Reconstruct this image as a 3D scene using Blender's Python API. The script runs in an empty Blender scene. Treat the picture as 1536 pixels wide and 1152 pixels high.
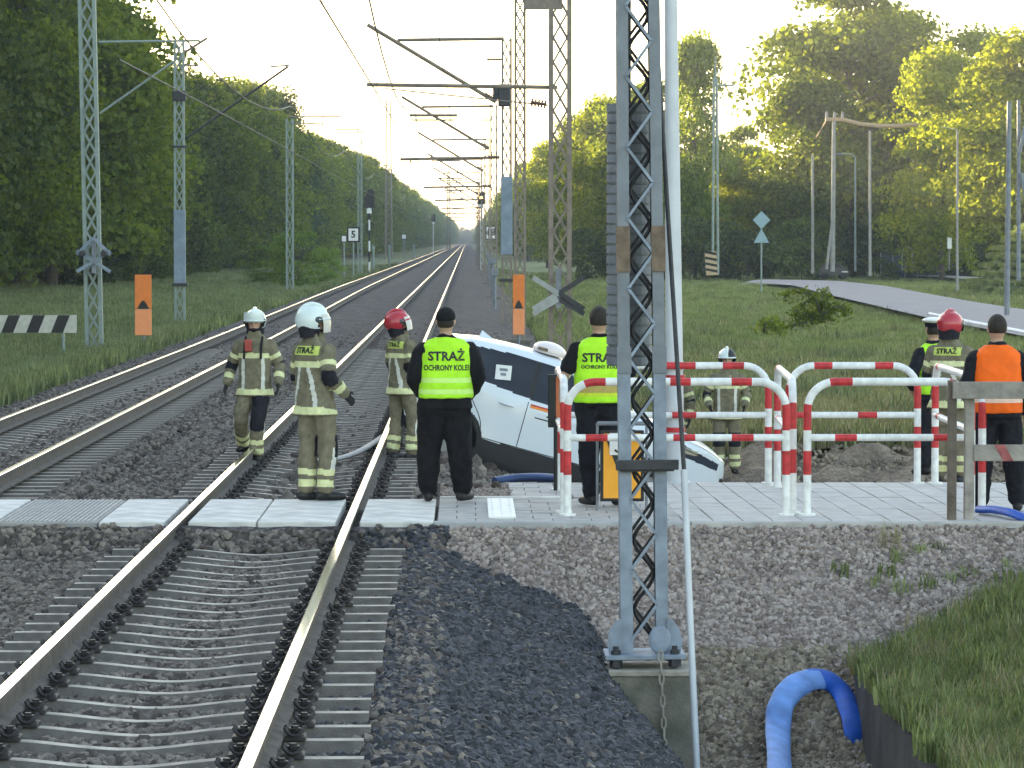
import bpy, bmesh, math, random
import numpy as np
from mathutils import Vector, Matrix, noise
from mathutils.bvhtree import BVHTree

S = bpy.context.scene
COL = S.collection
R = math.radians
random.seed(7)

# ------------------------------------------------------------------ camera, sky, sun, exposure
FPX = 5500.0                      # focal length in pixels of the 1536 px wide photograph
CAMZ = 2.45                       # metres above the rail heads (z = 0)
cam_d = bpy.data.cameras.new('camera')
cam_d.lens = FPX / 1536 * 36; cam_d.sensor_width = 36
cam_d.clip_start = 0.5; cam_d.clip_end = 20000
cam = bpy.data.objects.new('camera', cam_d); COL.objects.link(cam); S.camera = cam
PITCH = math.atan(215 / FPX); YAW = math.atan(68 / FPX * math.cos(PITCH))
cam.location = (0, 0, CAMZ); cam.rotation_euler = (math.pi / 2 - PITCH, 0, -YAW)
CR = cam.rotation_euler.to_matrix()

SUN_AZ, SUN_EL = R(-38), R(8.0)   # azimuth from +Y (along the track) towards +X
W = bpy.data.worlds.new('World'); S.world = W; W.use_nodes = True
nt = W.node_tree; nt.nodes.clear()
sky = nt.nodes.new('ShaderNodeTexSky'); sky.sky_type = 'NISHITA'; sky.sun_disc = False
sky.sun_elevation = SUN_EL; sky.sun_rotation = SUN_AZ
sky.air_density = 1.0; sky.dust_density = 1.2; sky.ozone_density = 0.7
bg = nt.nodes.new('ShaderNodeBackground'); bg.inputs['Strength'].default_value = 0.15
wo = nt.nodes.new('ShaderNodeOutputWorld')
hsv = nt.nodes.new('ShaderNodeHueSaturation'); hsv.inputs['Saturation'].default_value = 0.84
nt.links.new(sky.outputs[0], hsv.inputs['Color']); nt.links.new(hsv.outputs[0], bg.inputs[0]); nt.links.new(bg.outputs[0], wo.inputs[0])
sun_d = bpy.data.lights.new('sun', 'SUN'); sun_d.energy = 5.0; sun_d.angle = R(0.5); sun_d.color = (1.0, 0.82, 0.50)
sun = bpy.data.objects.new('sun', sun_d); COL.objects.link(sun)
sdir = Vector((math.sin(SUN_AZ) * math.cos(SUN_EL), math.cos(SUN_AZ) * math.cos(SUN_EL), math.sin(SUN_EL)))
sun.rotation_euler = sdir.to_track_quat('Z', 'Y').to_euler(); sun.location = (-60, 60, 40)
S.view_settings.view_transform = 'Standard'; S.view_settings.look = 'None'
S.view_settings.exposure = 2.45; S.view_settings.gamma = 1
S.render.engine = 'CYCLES'
S.cycles.max_bounces = 6; S.cycles.diffuse_bounces = 3; S.cycles.glossy_bounces = 3
S.cycles.transmission_bounces = 4; S.cycles.volume_bounces = 0; S.cycles.transparent_max_bounces = 6

def ray(px, py):
    return CR @ Vector(((px - 768) / FPX, (576 - py) / FPX, -1))
def at(px, py, Y):
    d = ray(px, py); return Vector((0, 0, CAMZ)) + d * (Y / d.y)
def gp(px, py, z):
    d = ray(px, py); return Vector((0, 0, CAMZ)) + d * ((z - CAMZ) / d.z)
def sm(a, b, x):
    t = min(1, max(0, (x - a) / (b - a))); return t * t * (3 - 2 * t)

# ------------------------------------------------------------------ materials
def mat(name, col, rough=0.65, metal=0.0, var=0.18, scale=6.0, bump=0.0, bscale=60.0, spec=0.4, col2=None, detail=6, coat=0.0):
    m = bpy.data.materials.new(name); m.use_nodes = True
    t = m.node_tree; N = t.nodes; L = t.links
    b = N['Principled BSDF']
    b.inputs['Roughness'].default_value = rough; b.inputs['Metallic'].default_value = metal
    b.inputs['Specular IOR Level'].default_value = spec
    if coat: b.inputs['Coat Weight'].default_value = coat; b.inputs['Coat Roughness'].default_value = 0.05
    tc = N.new('ShaderNodeTexCoord')
    nz = N.new('ShaderNodeTexNoise'); nz.inputs['Scale'].default_value = scale; nz.inputs['Detail'].default_value = detail
    L.new(tc.outputs['Object'], nz.inputs['Vector'])
    rp = N.new('ShaderNodeValToRGB')
    c2 = col2 or tuple(min(1, c * (1 + var)) for c in col)
    c1 = tuple(c * (1 - var) for c in col)
    rp.color_ramp.elements[0].position = 0.32; rp.color_ramp.elements[0].color = (*c1, 1)
    rp.color_ramp.elements[1].position = 0.68; rp.color_ramp.elements[1].color = (*c2, 1)
    L.new(nz.outputs['Fac'], rp.inputs[0]); L.new(rp.outputs[0], b.inputs['Base Color'])
    if bump:
        n2 = N.new('ShaderNodeTexNoise'); n2.inputs['Scale'].default_value = bscale; n2.inputs['Detail'].default_value = 5
        L.new(tc.outputs['Object'], n2.inputs['Vector'])
        bp = N.new('ShaderNodeBump'); bp.inputs['Strength'].default_value = bump; bp.inputs['Distance'].default_value = 0.02
        L.new(n2.outputs['Fac'], bp.inputs['Height']); L.new(bp.outputs[0], b.inputs['Normal'])
    return m

def leaf_mat(name, dark, light, trans=0.35, tcol=None, vr=(0.6, 1.45)):
    m = bpy.data.materials.new(name); m.use_nodes = True
    t = m.node_tree; N = t.nodes; L = t.links; N.clear()
    o = N.new('ShaderNodeOutputMaterial')
    g = N.new('ShaderNodeNewGeometry')
    rp = N.new('ShaderNodeValToRGB')
    rp.color_ramp.elements[0].color = (*dark, 1); rp.color_ramp.elements[1].color = (*light, 1)
    L.new(g.outputs['Random Per Island'], rp.inputs[0])
    oi = N.new('ShaderNodeObjectInfo')
    hs = N.new('ShaderNodeHueSaturation')
    mr = N.new('ShaderNodeMapRange'); mr.inputs['To Min'].default_value = vr[0]; mr.inputs['To Max'].default_value = vr[1]
    L.new(oi.outputs['Random'], mr.inputs['Value']); L.new(mr.outputs[0], hs.inputs['Value']); L.new(rp.outputs[0], hs.inputs['Color'])
    d = N.new('ShaderNodeBsdfDiffuse'); L.new(hs.outputs[0], d.inputs[0])
    tr = N.new('ShaderNodeBsdfTranslucent')
    mx = N.new('ShaderNodeMix'); mx.data_type = 'RGBA'; mx.blend_type = 'MULTIPLY'; mx.inputs[0].default_value = 1
    L.new(hs.outputs[0], mx.inputs[6]); mx.inputs[7].default_value = (*(tcol or (2.2, 1.9, 0.7)), 1)
    L.new(mx.outputs[2], tr.inputs[0])
    ms = N.new('ShaderNodeMixShader'); ms.inputs[0].default_value = trans
    L.new(d.outputs[0], ms.inputs[1]); L.new(tr.outputs[0], ms.inputs[2]); L.new(ms.outputs[0], o.inputs[0])
    return m

def emit_mat(name, col, k):
    m = bpy.data.materials.new(name); m.use_nodes = True
    b = m.node_tree.nodes['Principled BSDF']
    b.inputs['Base Color'].default_value = (*col, 1); b.inputs['Emission Color'].default_value = (*col, 1); b.inputs['Emission Strength'].default_value = k
    return m

M = {}
M['rail_top'] = mat('polished rail top', (0.90, 0.87, 0.82), 0.13, 1.0, 0.06, 3)
M['rail_side'] = mat('weathered rail side', (0.10, 0.085, 0.075), 0.8, 0.0, 0.3, 9, 0.3, 50)
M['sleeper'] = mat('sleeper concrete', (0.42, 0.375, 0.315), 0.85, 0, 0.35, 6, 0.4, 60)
M['sleeper_side'] = mat('dark sleeper side', (0.125, 0.11, 0.095), 0.9, 0, 0.3, 9, 0.4, 60)  # sleeper flanks, darker than the tops
M['clip'] = mat('dark rail clip', (0.045, 0.04, 0.04), 0.6, 0.3, 0.3, 30)
M['panel'] = mat('pale concrete panel', (0.62, 0.60, 0.565), 0.85, 0, 0.24, 3.4, 0.3, 50)
M['paver'] = mat('grey paver', (0.42, 0.40, 0.38), 0.85, 0, 0.16, 5, 0.3, 60)
M['paver_dark'] = mat('darker ribbed concrete', (0.30, 0.29, 0.275), 0.85, 0, 0.16, 4, 0.3, 60)
M['joint'] = mat('dark joint', (0.10, 0.095, 0.09), 0.9, 0, 0.2)
M['kerb'] = mat('kerb concrete', (0.36, 0.36, 0.36), 0.85, 0, 0.15, 4, 0.3, 50)
M['concrete'] = mat('old foundation concrete', (0.17, 0.165, 0.13), 0.9, 0, 0.3, 5, 0.5, 40, col2=(0.24, 0.22, 0.18))
M['concrete_pale'] = mat('pale concrete rim', (0.33, 0.30, 0.25), 0.9, 0, 0.25, 9, 0.4, 50)
M['wall_dark'] = mat('dark damp concrete', (0.065, 0.06, 0.058), 0.9, 0, 0.35, 3, 0.6, 30)
M['galv'] = mat('blue grey paint', (0.235, 0.275, 0.335), 0.55, 0.1, 0.24, 7, 0.1, 40)
M['galv_dark'] = mat('dull grey paint', (0.20, 0.215, 0.24), 0.6, 0.1, 0.18, 5, 0.1, 40)
M['rust'] = mat('rusty band', (0.17, 0.125, 0.09), 0.85, 0, 0.3, 14, 0.3, 60)
M['steel_dark'] = mat('dark bar steel', (0.045, 0.045, 0.05), 0.6, 0.2, 0.25, 12)
M['mast_green'] = mat('pale green grey mast paint', (0.25, 0.30, 0.275), 0.6, 0.1, 0.15, 5)
M['mast_blue'] = mat('pale blue mast casing', (0.21, 0.26, 0.32), 0.55, 0.1, 0.2, 3)
M['mast_brown'] = mat('brown mast steel', (0.225, 0.185, 0.15), 0.65, 0.1, 0.2, 6)
M['wire'] = mat('wire', (0.05, 0.045, 0.04), 0.5, 0.5, 0.1)
M['insul'] = mat('insulator', (0.13, 0.07, 0.05), 0.3, 0, 0.2)
M['pole_white'] = mat('pale grey pole', (0.52, 0.54, 0.57), 0.5, 0.1, 0.09, 3)
M['red'] = mat('red enamel', (0.50, 0.03, 0.035), 0.45, 0, 0.25, 14, 0.1, 40)
M['white'] = mat('white enamel', (0.74, 0.74, 0.72), 0.45, 0, 0.14, 14, 0.1, 40)
M['black'] = mat('black paint', (0.015, 0.015, 0.017), 0.5, 0, 0.2)
M['orange'] = mat('orange sheet', (0.75, 0.20, 0.035), 0.5, 0, 0.08, 6)
M['orange_pale'] = mat('bright orange sheet', (0.85, 0.30, 0.12), 0.45, 0, 0.06, 6)
M['amber'] = mat('amber sheet', (0.83, 0.36, 0.025), 0.45, 0, 0.06, 6)
M['cross_grey'] = mat('grey sign back', (0.34, 0.35, 0.34), 0.6, 0.1, 0.15, 6)
M['sign_white'] = mat('white sheet', (0.75, 0.75, 0.72), 0.5, 0, 0.08, 9)
M['zebra_white'] = mat('dull white sheet', (0.50, 0.49, 0.43), 0.6, 0, 0.12, 9)
M['wood'] = mat('weathered wood', (0.30, 0.27, 0.24), 0.9, 0, 0.3, 7, 0.4, 30)
M['wood_dark'] = mat('dark weathered wood', (0.13, 0.105, 0.085), 0.9, 0, 0.3, 7, 0.4, 30)
M['wood_red'] = mat('faded red paint on wood', (0.33, 0.10, 0.10), 0.9, 0, 0.3, 12)
M['hose_blue'] = mat('blue layflat hose', (0.012, 0.09, 0.45), 0.5, 0, 0.25, 7, 0.35, 18)
M['hose_pale'] = mat('pale blue hose face', (0.15, 0.29, 0.62), 0.55, 0, 0.22, 6, 0.4, 16)
M['hose_white'] = mat('white hose', (0.42, 0.40, 0.37), 0.7, 0, 0.15, 12)
M['asphalt'] = mat('pale worn asphalt', (0.23, 0.215, 0.225), 0.9, 0, 0.10, 0.8)
M['road_white'] = mat('road paint', (0.7, 0.7, 0.68), 0.8, 0, 0.1)
M['bark'] = mat('bark', (0.10, 0.08, 0.06), 0.95, 0, 0.3, 4, 0.6, 12)
M['pole_wood'] = mat('weathered concrete pole', (0.28, 0.27, 0.25), 0.9, 0, 0.15, 2)
M['cable_tan'] = mat('tan bundled cable', (0.40, 0.27, 0.16), 0.7, 0, 0.1)
M['teal_sign'] = mat('back of sign', (0.25, 0.36, 0.40), 0.5, 0.3, 0.1)
M['hut'] = mat('dark fence panel', (0.045, 0.08, 0.09), 0.8, 0, 0.2)
M['hazard_yellow'] = mat('faded hazard stripe', (0.48, 0.36, 0.22), 0.7, 0, 0.12)

# ------------------------------------------------------------------ mesh builder
class MB:
    def __init__(s): s.v = []; s.f = []; s.m = []
    def add(s, vs, fs, mi=0):
        o = len(s.v); s.v += [tuple(v) for v in vs]; s.f += [tuple(i + o for i in f) for f in fs]; s.m += [mi] * len(fs)
        return s
    def box(s, c, size, mi=0, rot=None, ch=0.0):
        hx, hy, hz = size[0] / 2, size[1] / 2, size[2] / 2
        if ch <= 0:
            vs = [Vector((x, y, z)) for x in (-hx, hx) for y in (-hy, hy) for z in (-hz, hz)]
            fs = [(0, 1, 3, 2), (4, 6, 7, 5), (0, 4, 5, 1), (2, 3, 7, 6), (0, 2, 6, 4), (1, 5, 7, 3)]
        else:
            bm = bmesh.new(); bmesh.ops.create_cube(bm, size=1)
            for v in bm.verts: v.co = Vector((v.co.x * size[0], v.co.y * size[1], v.co.z * size[2]))
            bmesh.ops.bevel(bm, geom=bm.edges[:], offset=ch, segments=2, affect='EDGES', profile=0.5)
            bm.verts.index_update()
            vs = [v.co.copy() for v in bm.verts]; fs = [[v.index for v in f.verts] for f in bm.faces]; bm.free()
        if rot is not None: vs = [rot @ v for v in vs]
        c = Vector(c); return s.add([v + c for v in vs], fs, mi)
    def tube(s, pts, r, seg=8, mi=0, caps=True, flat=None):
        """r: number or list; flat: (direction, factor) squashes the section along a direction"""
        pts = [Vector(p) for p in pts]; n = len(pts)
        rs = r if isinstance(r, (list, tuple)) else [r] * n
        t0 = (pts[1] - pts[0]).normalized()
        up = Vector((0, 0, 1)) if abs(t0.z) < 0.9 else Vector((0, 1, 0))
        u = t0.cross(up).normalized(); vs = []
        for i, p in enumerate(pts):
            t = (pts[min(i + 1, n - 1)] - pts[max(i - 1, 0)]).normalized()
            u = (u - t * u.dot(t)).normalized(); w = t.cross(u)
            for k in range(seg):
                a = 2 * math.pi * k / seg
                o = u * math.cos(a) * rs[i] + w * math.sin(a) * rs[i]
                if flat:
                    fd = Vector(flat[0]); o = o - fd * o.dot(fd) * (1 - flat[1])
                vs.append(p + o)
        fs = [(i * seg + k, i * seg + (k + 1) % seg, (i + 1) * seg + (k + 1) % seg, (i + 1) * seg + k) for i in range(n - 1) for k in range(seg)]
        if caps: fs += [tuple(reversed(range(seg))), tuple((n - 1) * seg + k for k in range(seg))]
        return s.add(vs, fs, mi)
    def bar(s, a, b, w, d, mi=0):
        """rectangular bar a->b, w across in the xz plane, d along y"""
        a, b = Vector(a), Vector(b); t = (b - a).normalized()
        yv = Vector((0, 1, 0)); yv = (yv - t * yv.dot(t))
        yv = yv.normalized() if yv.length > 1e-4 else Vector((1, 0, 0))
        x = t.cross(yv).normalized()
        vs = [p + x * sx * w / 2 + yv * sy * d / 2 for p in (a, b) for sx, sy in ((-1, -1), (1, -1), (1, 1), (-1, 1))]
        return s.add(vs, [(0, 1, 2, 3), (7, 6, 5, 4), (0, 4, 5, 1), (1, 5, 6, 2), (2, 6, 7, 3), (3, 7, 4, 0)], mi)
    def ell(s, c, r, seg=16, rings=10, mi=0, rot=None, z0=-1.0, z1=1.0):
        c = Vector(c); r = Vector(r if isinstance(r, (tuple, list, Vector)) else (r, r, r)); vs = []
        a0, a1 = math.asin(z0), math.asin(z1)
        for i in range(rings + 1):
            a = a0 + (a1 - a0) * i / rings
            for k in range(seg):
                b = 2 * math.pi * k / seg
                v = Vector((math.cos(a) * math.cos(b) * r.x, math.cos(a) * math.sin(b) * r.y, math.sin(a) * r.z))
                vs.append((rot @ v if rot is not None else v) + c)
        fs = [(i * seg + k, i * seg + (k + 1) % seg, (i + 1) * seg + (k + 1) % seg, (i + 1) * seg + k) for i in range(rings) for k in range(seg)]
        fs += [tuple(reversed(range(seg))), tuple(rings * seg + k for k in range(seg))]
        return s.add(vs, fs, mi)
    def poly(s, pts, th, mi=0):
        """outline in xz (x, y, z points sharing y) thickened along +y"""
        n = len(pts); pts = [Vector(p) for p in pts]
        vs = pts + [p + Vector((0, th, 0)) for p in pts]
        fs = [tuple(range(n)), tuple(reversed(range(n, 2 * n)))] + [(i, n + i, n + (i + 1) % n, (i + 1) % n) for i in range(n)]
        return s.add(vs, fs, mi)
    def build(s, name, mats, parent=None, smooth=False, loc=None):
        me = bpy.data.meshes.new(name); me.from_pydata(s.v, [], s.f); me.update()
        mats = mats if isinstance(mats, (list, tuple)) else [mats]
        for m in mats: me.materials.append(m)
        if len(mats) > 1: me.polygons.foreach_set('material_index', s.m)
        bm = bmesh.new(); bm.from_mesh(me); bmesh.ops.recalc_face_normals(bm, faces=bm.faces); bm.to_mesh(me); bm.free()
        if smooth:
            me.polygons.foreach_set('use_smooth', [True] * len(me.polygons))
            try: me.set_sharp_from_angle(angle=R(40))
            except Exception: pass
        o = bpy.data.objects.new(name, me); COL.objects.link(o)
        if parent: o.parent = parent
        if loc is not None: o.location = loc
        return o

def thing(name, label, cat, loc=(0, 0, 0), rotz=0, group=None):
    o = bpy.data.objects.new(name, None); o.empty_display_size = 0.1; COL.objects.link(o)
    o.location = loc; o.rotation_euler = (0, 0, rotz); o['label'] = label; o['category'] = cat
    if group: o['group'] = group
    return o
def tag(o, label, cat, group=None):
    o['label'] = label; o['category'] = cat
    if group: o['group'] = group
    return o
def struct(o, kind='structure'): o['kind'] = kind; return o
def dup(root, loc=None, rotz=None, label=None, group=None, scale=None):
    r = root.copy(); COL.objects.link(r)
    if loc is not None: r.location = loc
    if rotz is not None: r.rotation_euler = (0, 0, rotz)
    if scale is not None: r.scale = scale
    if label: r['label'] = label
    if group: r['group'] = group
    for ch in list(root.children):
        c = ch.copy(); COL.objects.link(c); c.parent = r
        for g in ch.children:
            d = g.copy(); COL.objects.link(d); d.parent = c
    return r
def quads(name, Q, material, parent=None, link=True):
    """Q: (n,k,3) array of separate k-gons"""
    n, k = Q.shape[:2]
    me = bpy.data.meshes.new(name); me.vertices.add(n * k); me.vertices.foreach_set('co', Q.reshape(-1).astype(np.float32))
    me.loops.add(n * k); me.loops.foreach_set('vertex_index', np.arange(n * k, dtype=np.int32))
    me.polygons.add(n); me.polygons.foreach_set('loop_start', np.arange(0, n * k, k, dtype=np.int32))
    me.materials.append(material); me.update(calc_edges=True); me.validate()
    o = bpy.data.objects.new(name, me)
    if link: COL.objects.link(o)
    if parent: o.parent = parent
    return o
def scatter(name, pts, coll, smin, smax, spin='z', seed=0):
    me = bpy.data.meshes.new(name); me.vertices.add(len(pts)); me.vertices.foreach_set('co', np.asarray(pts, dtype=np.float32).reshape(-1)); me.update()
    o = bpy.data.objects.new(name, me); COL.objects.link(o)
    g = bpy.data.node_groups.new(name, 'GeometryNodeTree')
    g.interface.new_socket('Geometry', in_out='INPUT', socket_type='NodeSocketGeometry')
    g.interface.new_socket('Geometry', in_out='OUTPUT', socket_type='NodeSocketGeometry')
    N = g.nodes; L = g.links
    i = N.new('NodeGroupInput'); out = N.new('NodeGroupOutput'); ip = N.new('GeometryNodeInstanceOnPoints')
    ci = N.new('GeometryNodeCollectionInfo'); ci.inputs['Collection'].default_value = coll
    ci.inputs['Separate Children'].default_value = True; ci.inputs['Reset Children'].default_value = True
    rv = N.new('FunctionNodeRandomValue'); rv.data_type = 'FLOAT_VECTOR'; rv.inputs['Seed'].default_value = seed
    rv.inputs[0].default_value = (0, 0, 0); rv.inputs[1].default_value = (6.283,) * 3 if spin == 'all' else (0.0, 0.0, 6.283)
    rs = N.new('FunctionNodeRandomValue'); rs.data_type = 'FLOAT'; rs.inputs['Seed'].default_value = seed + 1
    rs.inputs[2].default_value = smin; rs.inputs[3].default_value = smax
    L.new(i.outputs[0], ip.inputs['Points']); L.new(ci.outputs[0], ip.inputs['Instance']); ip.inputs['Pick Instance'].default_value = True
    L.new(rv.outputs[0], ip.inputs['Rotation']); L.new(rs.outputs[1], ip.inputs['Scale']); L.new(ip.outputs[0], out.inputs[0])
    md = o.modifiers.new('scatter', 'NODES'); md.node_group = g
    o['kind'] = 'stuff'
    return o
# ------------------------------------------------------------------ terrain
XR, XL = -1.036, -2.541                     # near track rails
def left_x(y):                              # inner rail of the far track
    return -4.92 - 0.40 * sm(70, 210, y)
def BRK(y): return 1.5 - 0.32 * sm(22.5, 27, y)
def H(x, y):
    # left of the tracks
    if x < -7.4:
        return -0.25 - 0.33 * sm(0, 2.0, -7.4 - x)
    if x < -0.25:
        return max(-0.255 - (0.05 if -4.1 < x < -3.3 else 0) - (0.03 if -3.05 < x < -0.53 else 0), (-0.03 - (31.95 - y) * 0.42) if 31.2 < y < 31.96 else (-0.115 if 31.9 < y < 34.9 else -9))
    # right side
    d = x + 0.25
    br = BRK(y)
    if d < br: bal = -0.255 - 0.35 * d
    else: bal = -0.255 - 0.35 * br - 1.25 * (d - br)
    bal = max(bal, -1.6)
    near = bal
    if y < 37.4:
        slope = -0.05 if y > 31.9 else -0.05 - (31.9 - y) * 0.43
        near = max(near, slope)
        if x > 3.2: near = max(near, -1.06 + 0.33 * min(x - 3.2, 2.5) + 0.03 * (y - 29))
        return near
    back = -0.13 - (y - 37.4) * 0.55
    b2 = max(-0.235 - 0.33 * d, -1.25)
    nb = max(back, b2)
    bank = -1.25 + 0.70 * sm(49, 57, y) * sm(2.5, 4.5, x)
    nb = max(nb, bank)
    far = (-0.235 - 0.12 * min(d, 2.6)) - 0.05 * min(1, max(0, d - 2.6)) - 0.5 * sm(70, 160, y) * sm(2.6, 7, d)
    t = sm(52, 66, y)
    return nb * (1 - t) + far * t

def axis(fine0, fine1, step, lo, hi, grow=1.13):
    a = list(np.arange(fine0, fine1 + 1e-6, step)); s = step
    while a[-1] < hi: s *= grow; a.append(a[-1] + s)
    b = []; s = step; p = fine0
    while p > lo: s *= grow; p -= s; b.append(p)
    return np.array(b[::-1] + a)
GX = axis(-8.4, 6.2, 0.12, -5000, 5000, 1.10)
GY = np.concatenate([np.arange(14, 40, 0.14), axis(40, 66, 0.3, 40, 9000, 1.05)[0:]])
GY = np.unique(np.concatenate([[-400, -100, -20, 5], GY]))
def zone(x, y, z):
    """albedo + stoniness of the ground at a point"""
    n = noise.noise(Vector((x * 0.9, y * 0.6, 0))) ; n2 = noise.noise(Vector((x * 3.1, y * 2.3, 5)))
    jx = x + 0.16 * n + 0.08 * n2; jy = y + 0.35 * n + 0.15 * n2
    BAL = (0.105, 0.093, 0.088); GRV = (0.27, 0.222, 0.195); SOIL = (0.20, 0.165, 0.105)
    GRS = (0.17, 0.20, 0.095); DRY = (0.27, 0.25, 0.15); DIRT = (0.20, 0.16, 0.12)
    if jx < -7.6 - (0.8 if y > 80 else 0):
        g = 0.5 + 0.5 * noise.noise(Vector((x * 0.13, y * 0.05, 3)))
        k = min(1, max(0, (-8.0 - jx) / 2.5))
        c = [DRY[i] * 0.35 * (1 - g) + GRS[i] * (0.65 + 0.35 * g) for i in range(3)]
        c = [DIRT[i] * (1 - k) + c[i] * k for i in range(3)]
        return (*c, 0.6 * (1 - k))
    if jx < -0.2: return (*BAL, 1.0)
    if y < 37.5:
        d = x + 0.25
        br = BRK(y); bal = -0.255 - 0.35 * d if d < br else -0.255 - 0.35 * br - 1.25 * (d - br)
        slope = -0.05 - (31.9 - y) * 0.43
        if z <= bal + max(0.01, 0.05 + 0.06 * n2 + 0.04 * n) and z > -1.5: return (0.030, 0.031, 0.038, 1.0)
        if jx > 3.15 and z > slope + 0.015 and y < 31.4: return (*GRS, 0.0)
        if z < -0.92 + 0.13 * n: return (*[SOIL[i] * (0.95 + 0.5 * n2) for i in range(3)], 0.45)
        return (*GRV, 0.9)
    if y < 66 and jx > -0.2:
        if jx < 1.6 + 0.05 * (y - 40): return (*BAL, 0.95)
        if y < 57: return (*DIRT, 0.5)
    if jx < 2.5 and y > 50: return (*BAL, 0.9)
    g = 0.5 + 0.5 * noise.noise(Vector((x * 0.10, y * 0.06, 9)))
    k = 1 - sm(62, 105, y + 20 * n)
    c = [GRS[i] * (0.75 + 0.5 * g) * (1 - k * 0.8) + DRY[i] * k * 0.8 for i in range(3)]
    return (*c, 0.0)
nx, ny = len(GX), len(GY)
V = np.zeros((ny, nx, 3), dtype=np.float32); Cc = np.ones((ny, nx, 4), dtype=np.float32)
for j, y in enumerate(GY):
    for i, x in enumerate(GX):
        z = H(x, y)
        if -9 < x < 7 and 14 < y < 60:
            z += 0.018 * noise.noise(Vector((x * 4, y * 4, 0)))
            if x > 2.6 and 37 < y < 60: z += ((0.16 + 0.22 * sm(3.5, 5, x)) * noise.noise(Vector((x * 1.1, y * 0.9, 2))) + 0.10 * noise.noise(Vector((x * 3.7, y * 2.6, 7)))) * sm(40, 43, y)
        elif y >= 60 and (x > 3 or x < -9): z += 0.10 * noise.noise(Vector((x * 0.5, y * 0.35, 4)))
        V[j, i] = (x, y, z); Cc[j, i] = zone(x, y, H(x, y))
idx = np.arange(nx * ny).reshape(ny, nx)
F = np.stack([idx[:-1, :-1], idx[:-1, 1:], idx[1:, 1:], idx[1:, :-1]], -1).reshape(-1, 4)
gm = bpy.data.meshes.new('ground'); gm.vertices.add(nx * ny); gm.vertices.foreach_set('co', V.reshape(-1))
gm.loops.add(F.size); gm.loops.foreach_set('vertex_index', F.reshape(-1).astype(np.int32))
gm.polygons.add(len(F)); gm.polygons.foreach_set('loop_start', np.arange(0, F.size, 4, dtype=np.int32)); gm.update(calc_edges=True)
gm.polygons.foreach_set('use_smooth', [True] * len(F))
ca = gm.color_attributes.new('zone', 'FLOAT_COLOR', 'POINT'); ca.data.foreach_set('color', Cc.reshape(-1))
gmat = bpy.data.materials.new('ground zones'); gmat.use_nodes = True
t = gmat.node_tree; N = t.nodes; L = t.links; b = N['Principled BSDF']; b.inputs['Roughness'].default_value = 0.95; b.inputs['Specular IOR Level'].default_value = 0.15
at_ = N.new('ShaderNodeVertexColor'); at_.layer_name = 'zone'
tc = N.new('ShaderNodeTexCoord')
vo = N.new('ShaderNodeTexVoronoi'); vo.inputs['Scale'].default_value = 17; L.new(tc.outputs['Object'], vo.inputs['Vector'])
bw = N.new('ShaderNodeSeparateColor'); L.new(vo.outputs['Color'], bw.inputs[0])
r1 = N.new('ShaderNodeMapRange'); r1.inputs['To Min'].default_value = 0.45; r1.inputs['To Max'].default_value = 1.55; L.new(bw.outputs[0], r1.inputs[0])
nz = N.new('ShaderNodeTexNoise'); nz.inputs['Scale'].default_value = 2.2; nz.inputs['Detail'].default_value = 8; L.new(tc.outputs['Object'], nz.inputs['Vector'])
r2 = N.new('ShaderNodeMapRange'); r2.inputs['From Min'].default_value = 0.3; r2.inputs['From Max'].default_value = 0.7; r2.inputs['To Min'].default_value = 0.62; r2.inputs['To Max'].default_value = 1.38; L.new(nz.outputs['Fac'], r2.inputs[0])
mx = N.new('ShaderNodeMix'); mx.data_type = 'FLOAT'; L.new(at_.outputs['Alpha'], mx.inputs[0]); mx.inputs[2].default_value = 1; L.new(r1.outputs[0], mx.inputs[3])
mu = N.new('ShaderNodeMath'); mu.operation = 'MULTIPLY'; L.new(mx.outputs[0], mu.inputs[0]); L.new(r2.outputs[0], mu.inputs[1])
sc = N.new('ShaderNodeVectorMath'); sc.operation = 'SCALE'; L.new(at_.outputs['Color'], sc.inputs[0]); L.new(mu.outputs[0], sc.inputs['Scale'])
L.new(sc.outputs[0], b.inputs['Base Color'])
bp = N.new('ShaderNodeBump'); bp.inputs['Strength'].default_value = 0.9; bp.inputs['Distance'].default_value = 0.04
L.new(vo.outputs['Distance'], bp.inputs['Height']); bp.invert = True; L.new(bp.outputs[0], b.inputs['Normal'])
gm.materials.append(gmat)
ground = bpy.data.objects.new('ground', gm); COL.objects.link(ground); struct(ground)

# ------------------------------------------------------------------ stones
def stone_set(name, cols):
    c = bpy.data.collections.new(name)
    for k in range(6):
        rnd = random.Random(k + 11)
        bm = bmesh.new(); bmesh.ops.create_icosphere(bm, subdivisions=1, radius=1)
        for v in bm.verts:
            v.co = v.co * (1 + rnd.uniform(-0.28, 0.22)); v.co.z *= 0.72; v.co.y *= 0.85
        me = bpy.data.meshes.new('stone'); bm.to_mesh(me); bm.free()
        me.materials.append(cols[k % len(cols)]); c.objects.link(bpy.data.objects.new('stone', me))
    return c
sb = [mat('ballast stone a', (0.128, 0.106, 0.090), 0.8, 0, 0.3, 0.9), mat('ballast stone b', (0.064, 0.051, 0.043), 0.8, 0, 0.3, 0.9),
      mat('ballast stone c', (0.205, 0.172, 0.142), 0.8, 0, 0.3, 0.9)]
sd = [mat('dark stone a', (0.030, 0.031, 0.038), 0.7, 0, 0.3, 0.9), mat('dark stone b', (0.016, 0.017, 0.021), 0.7, 0, 0.3, 0.9), mat('dark stone c', (0.058, 0.059, 0.070), 0.7, 0, 0.3, 0.9)]
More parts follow.
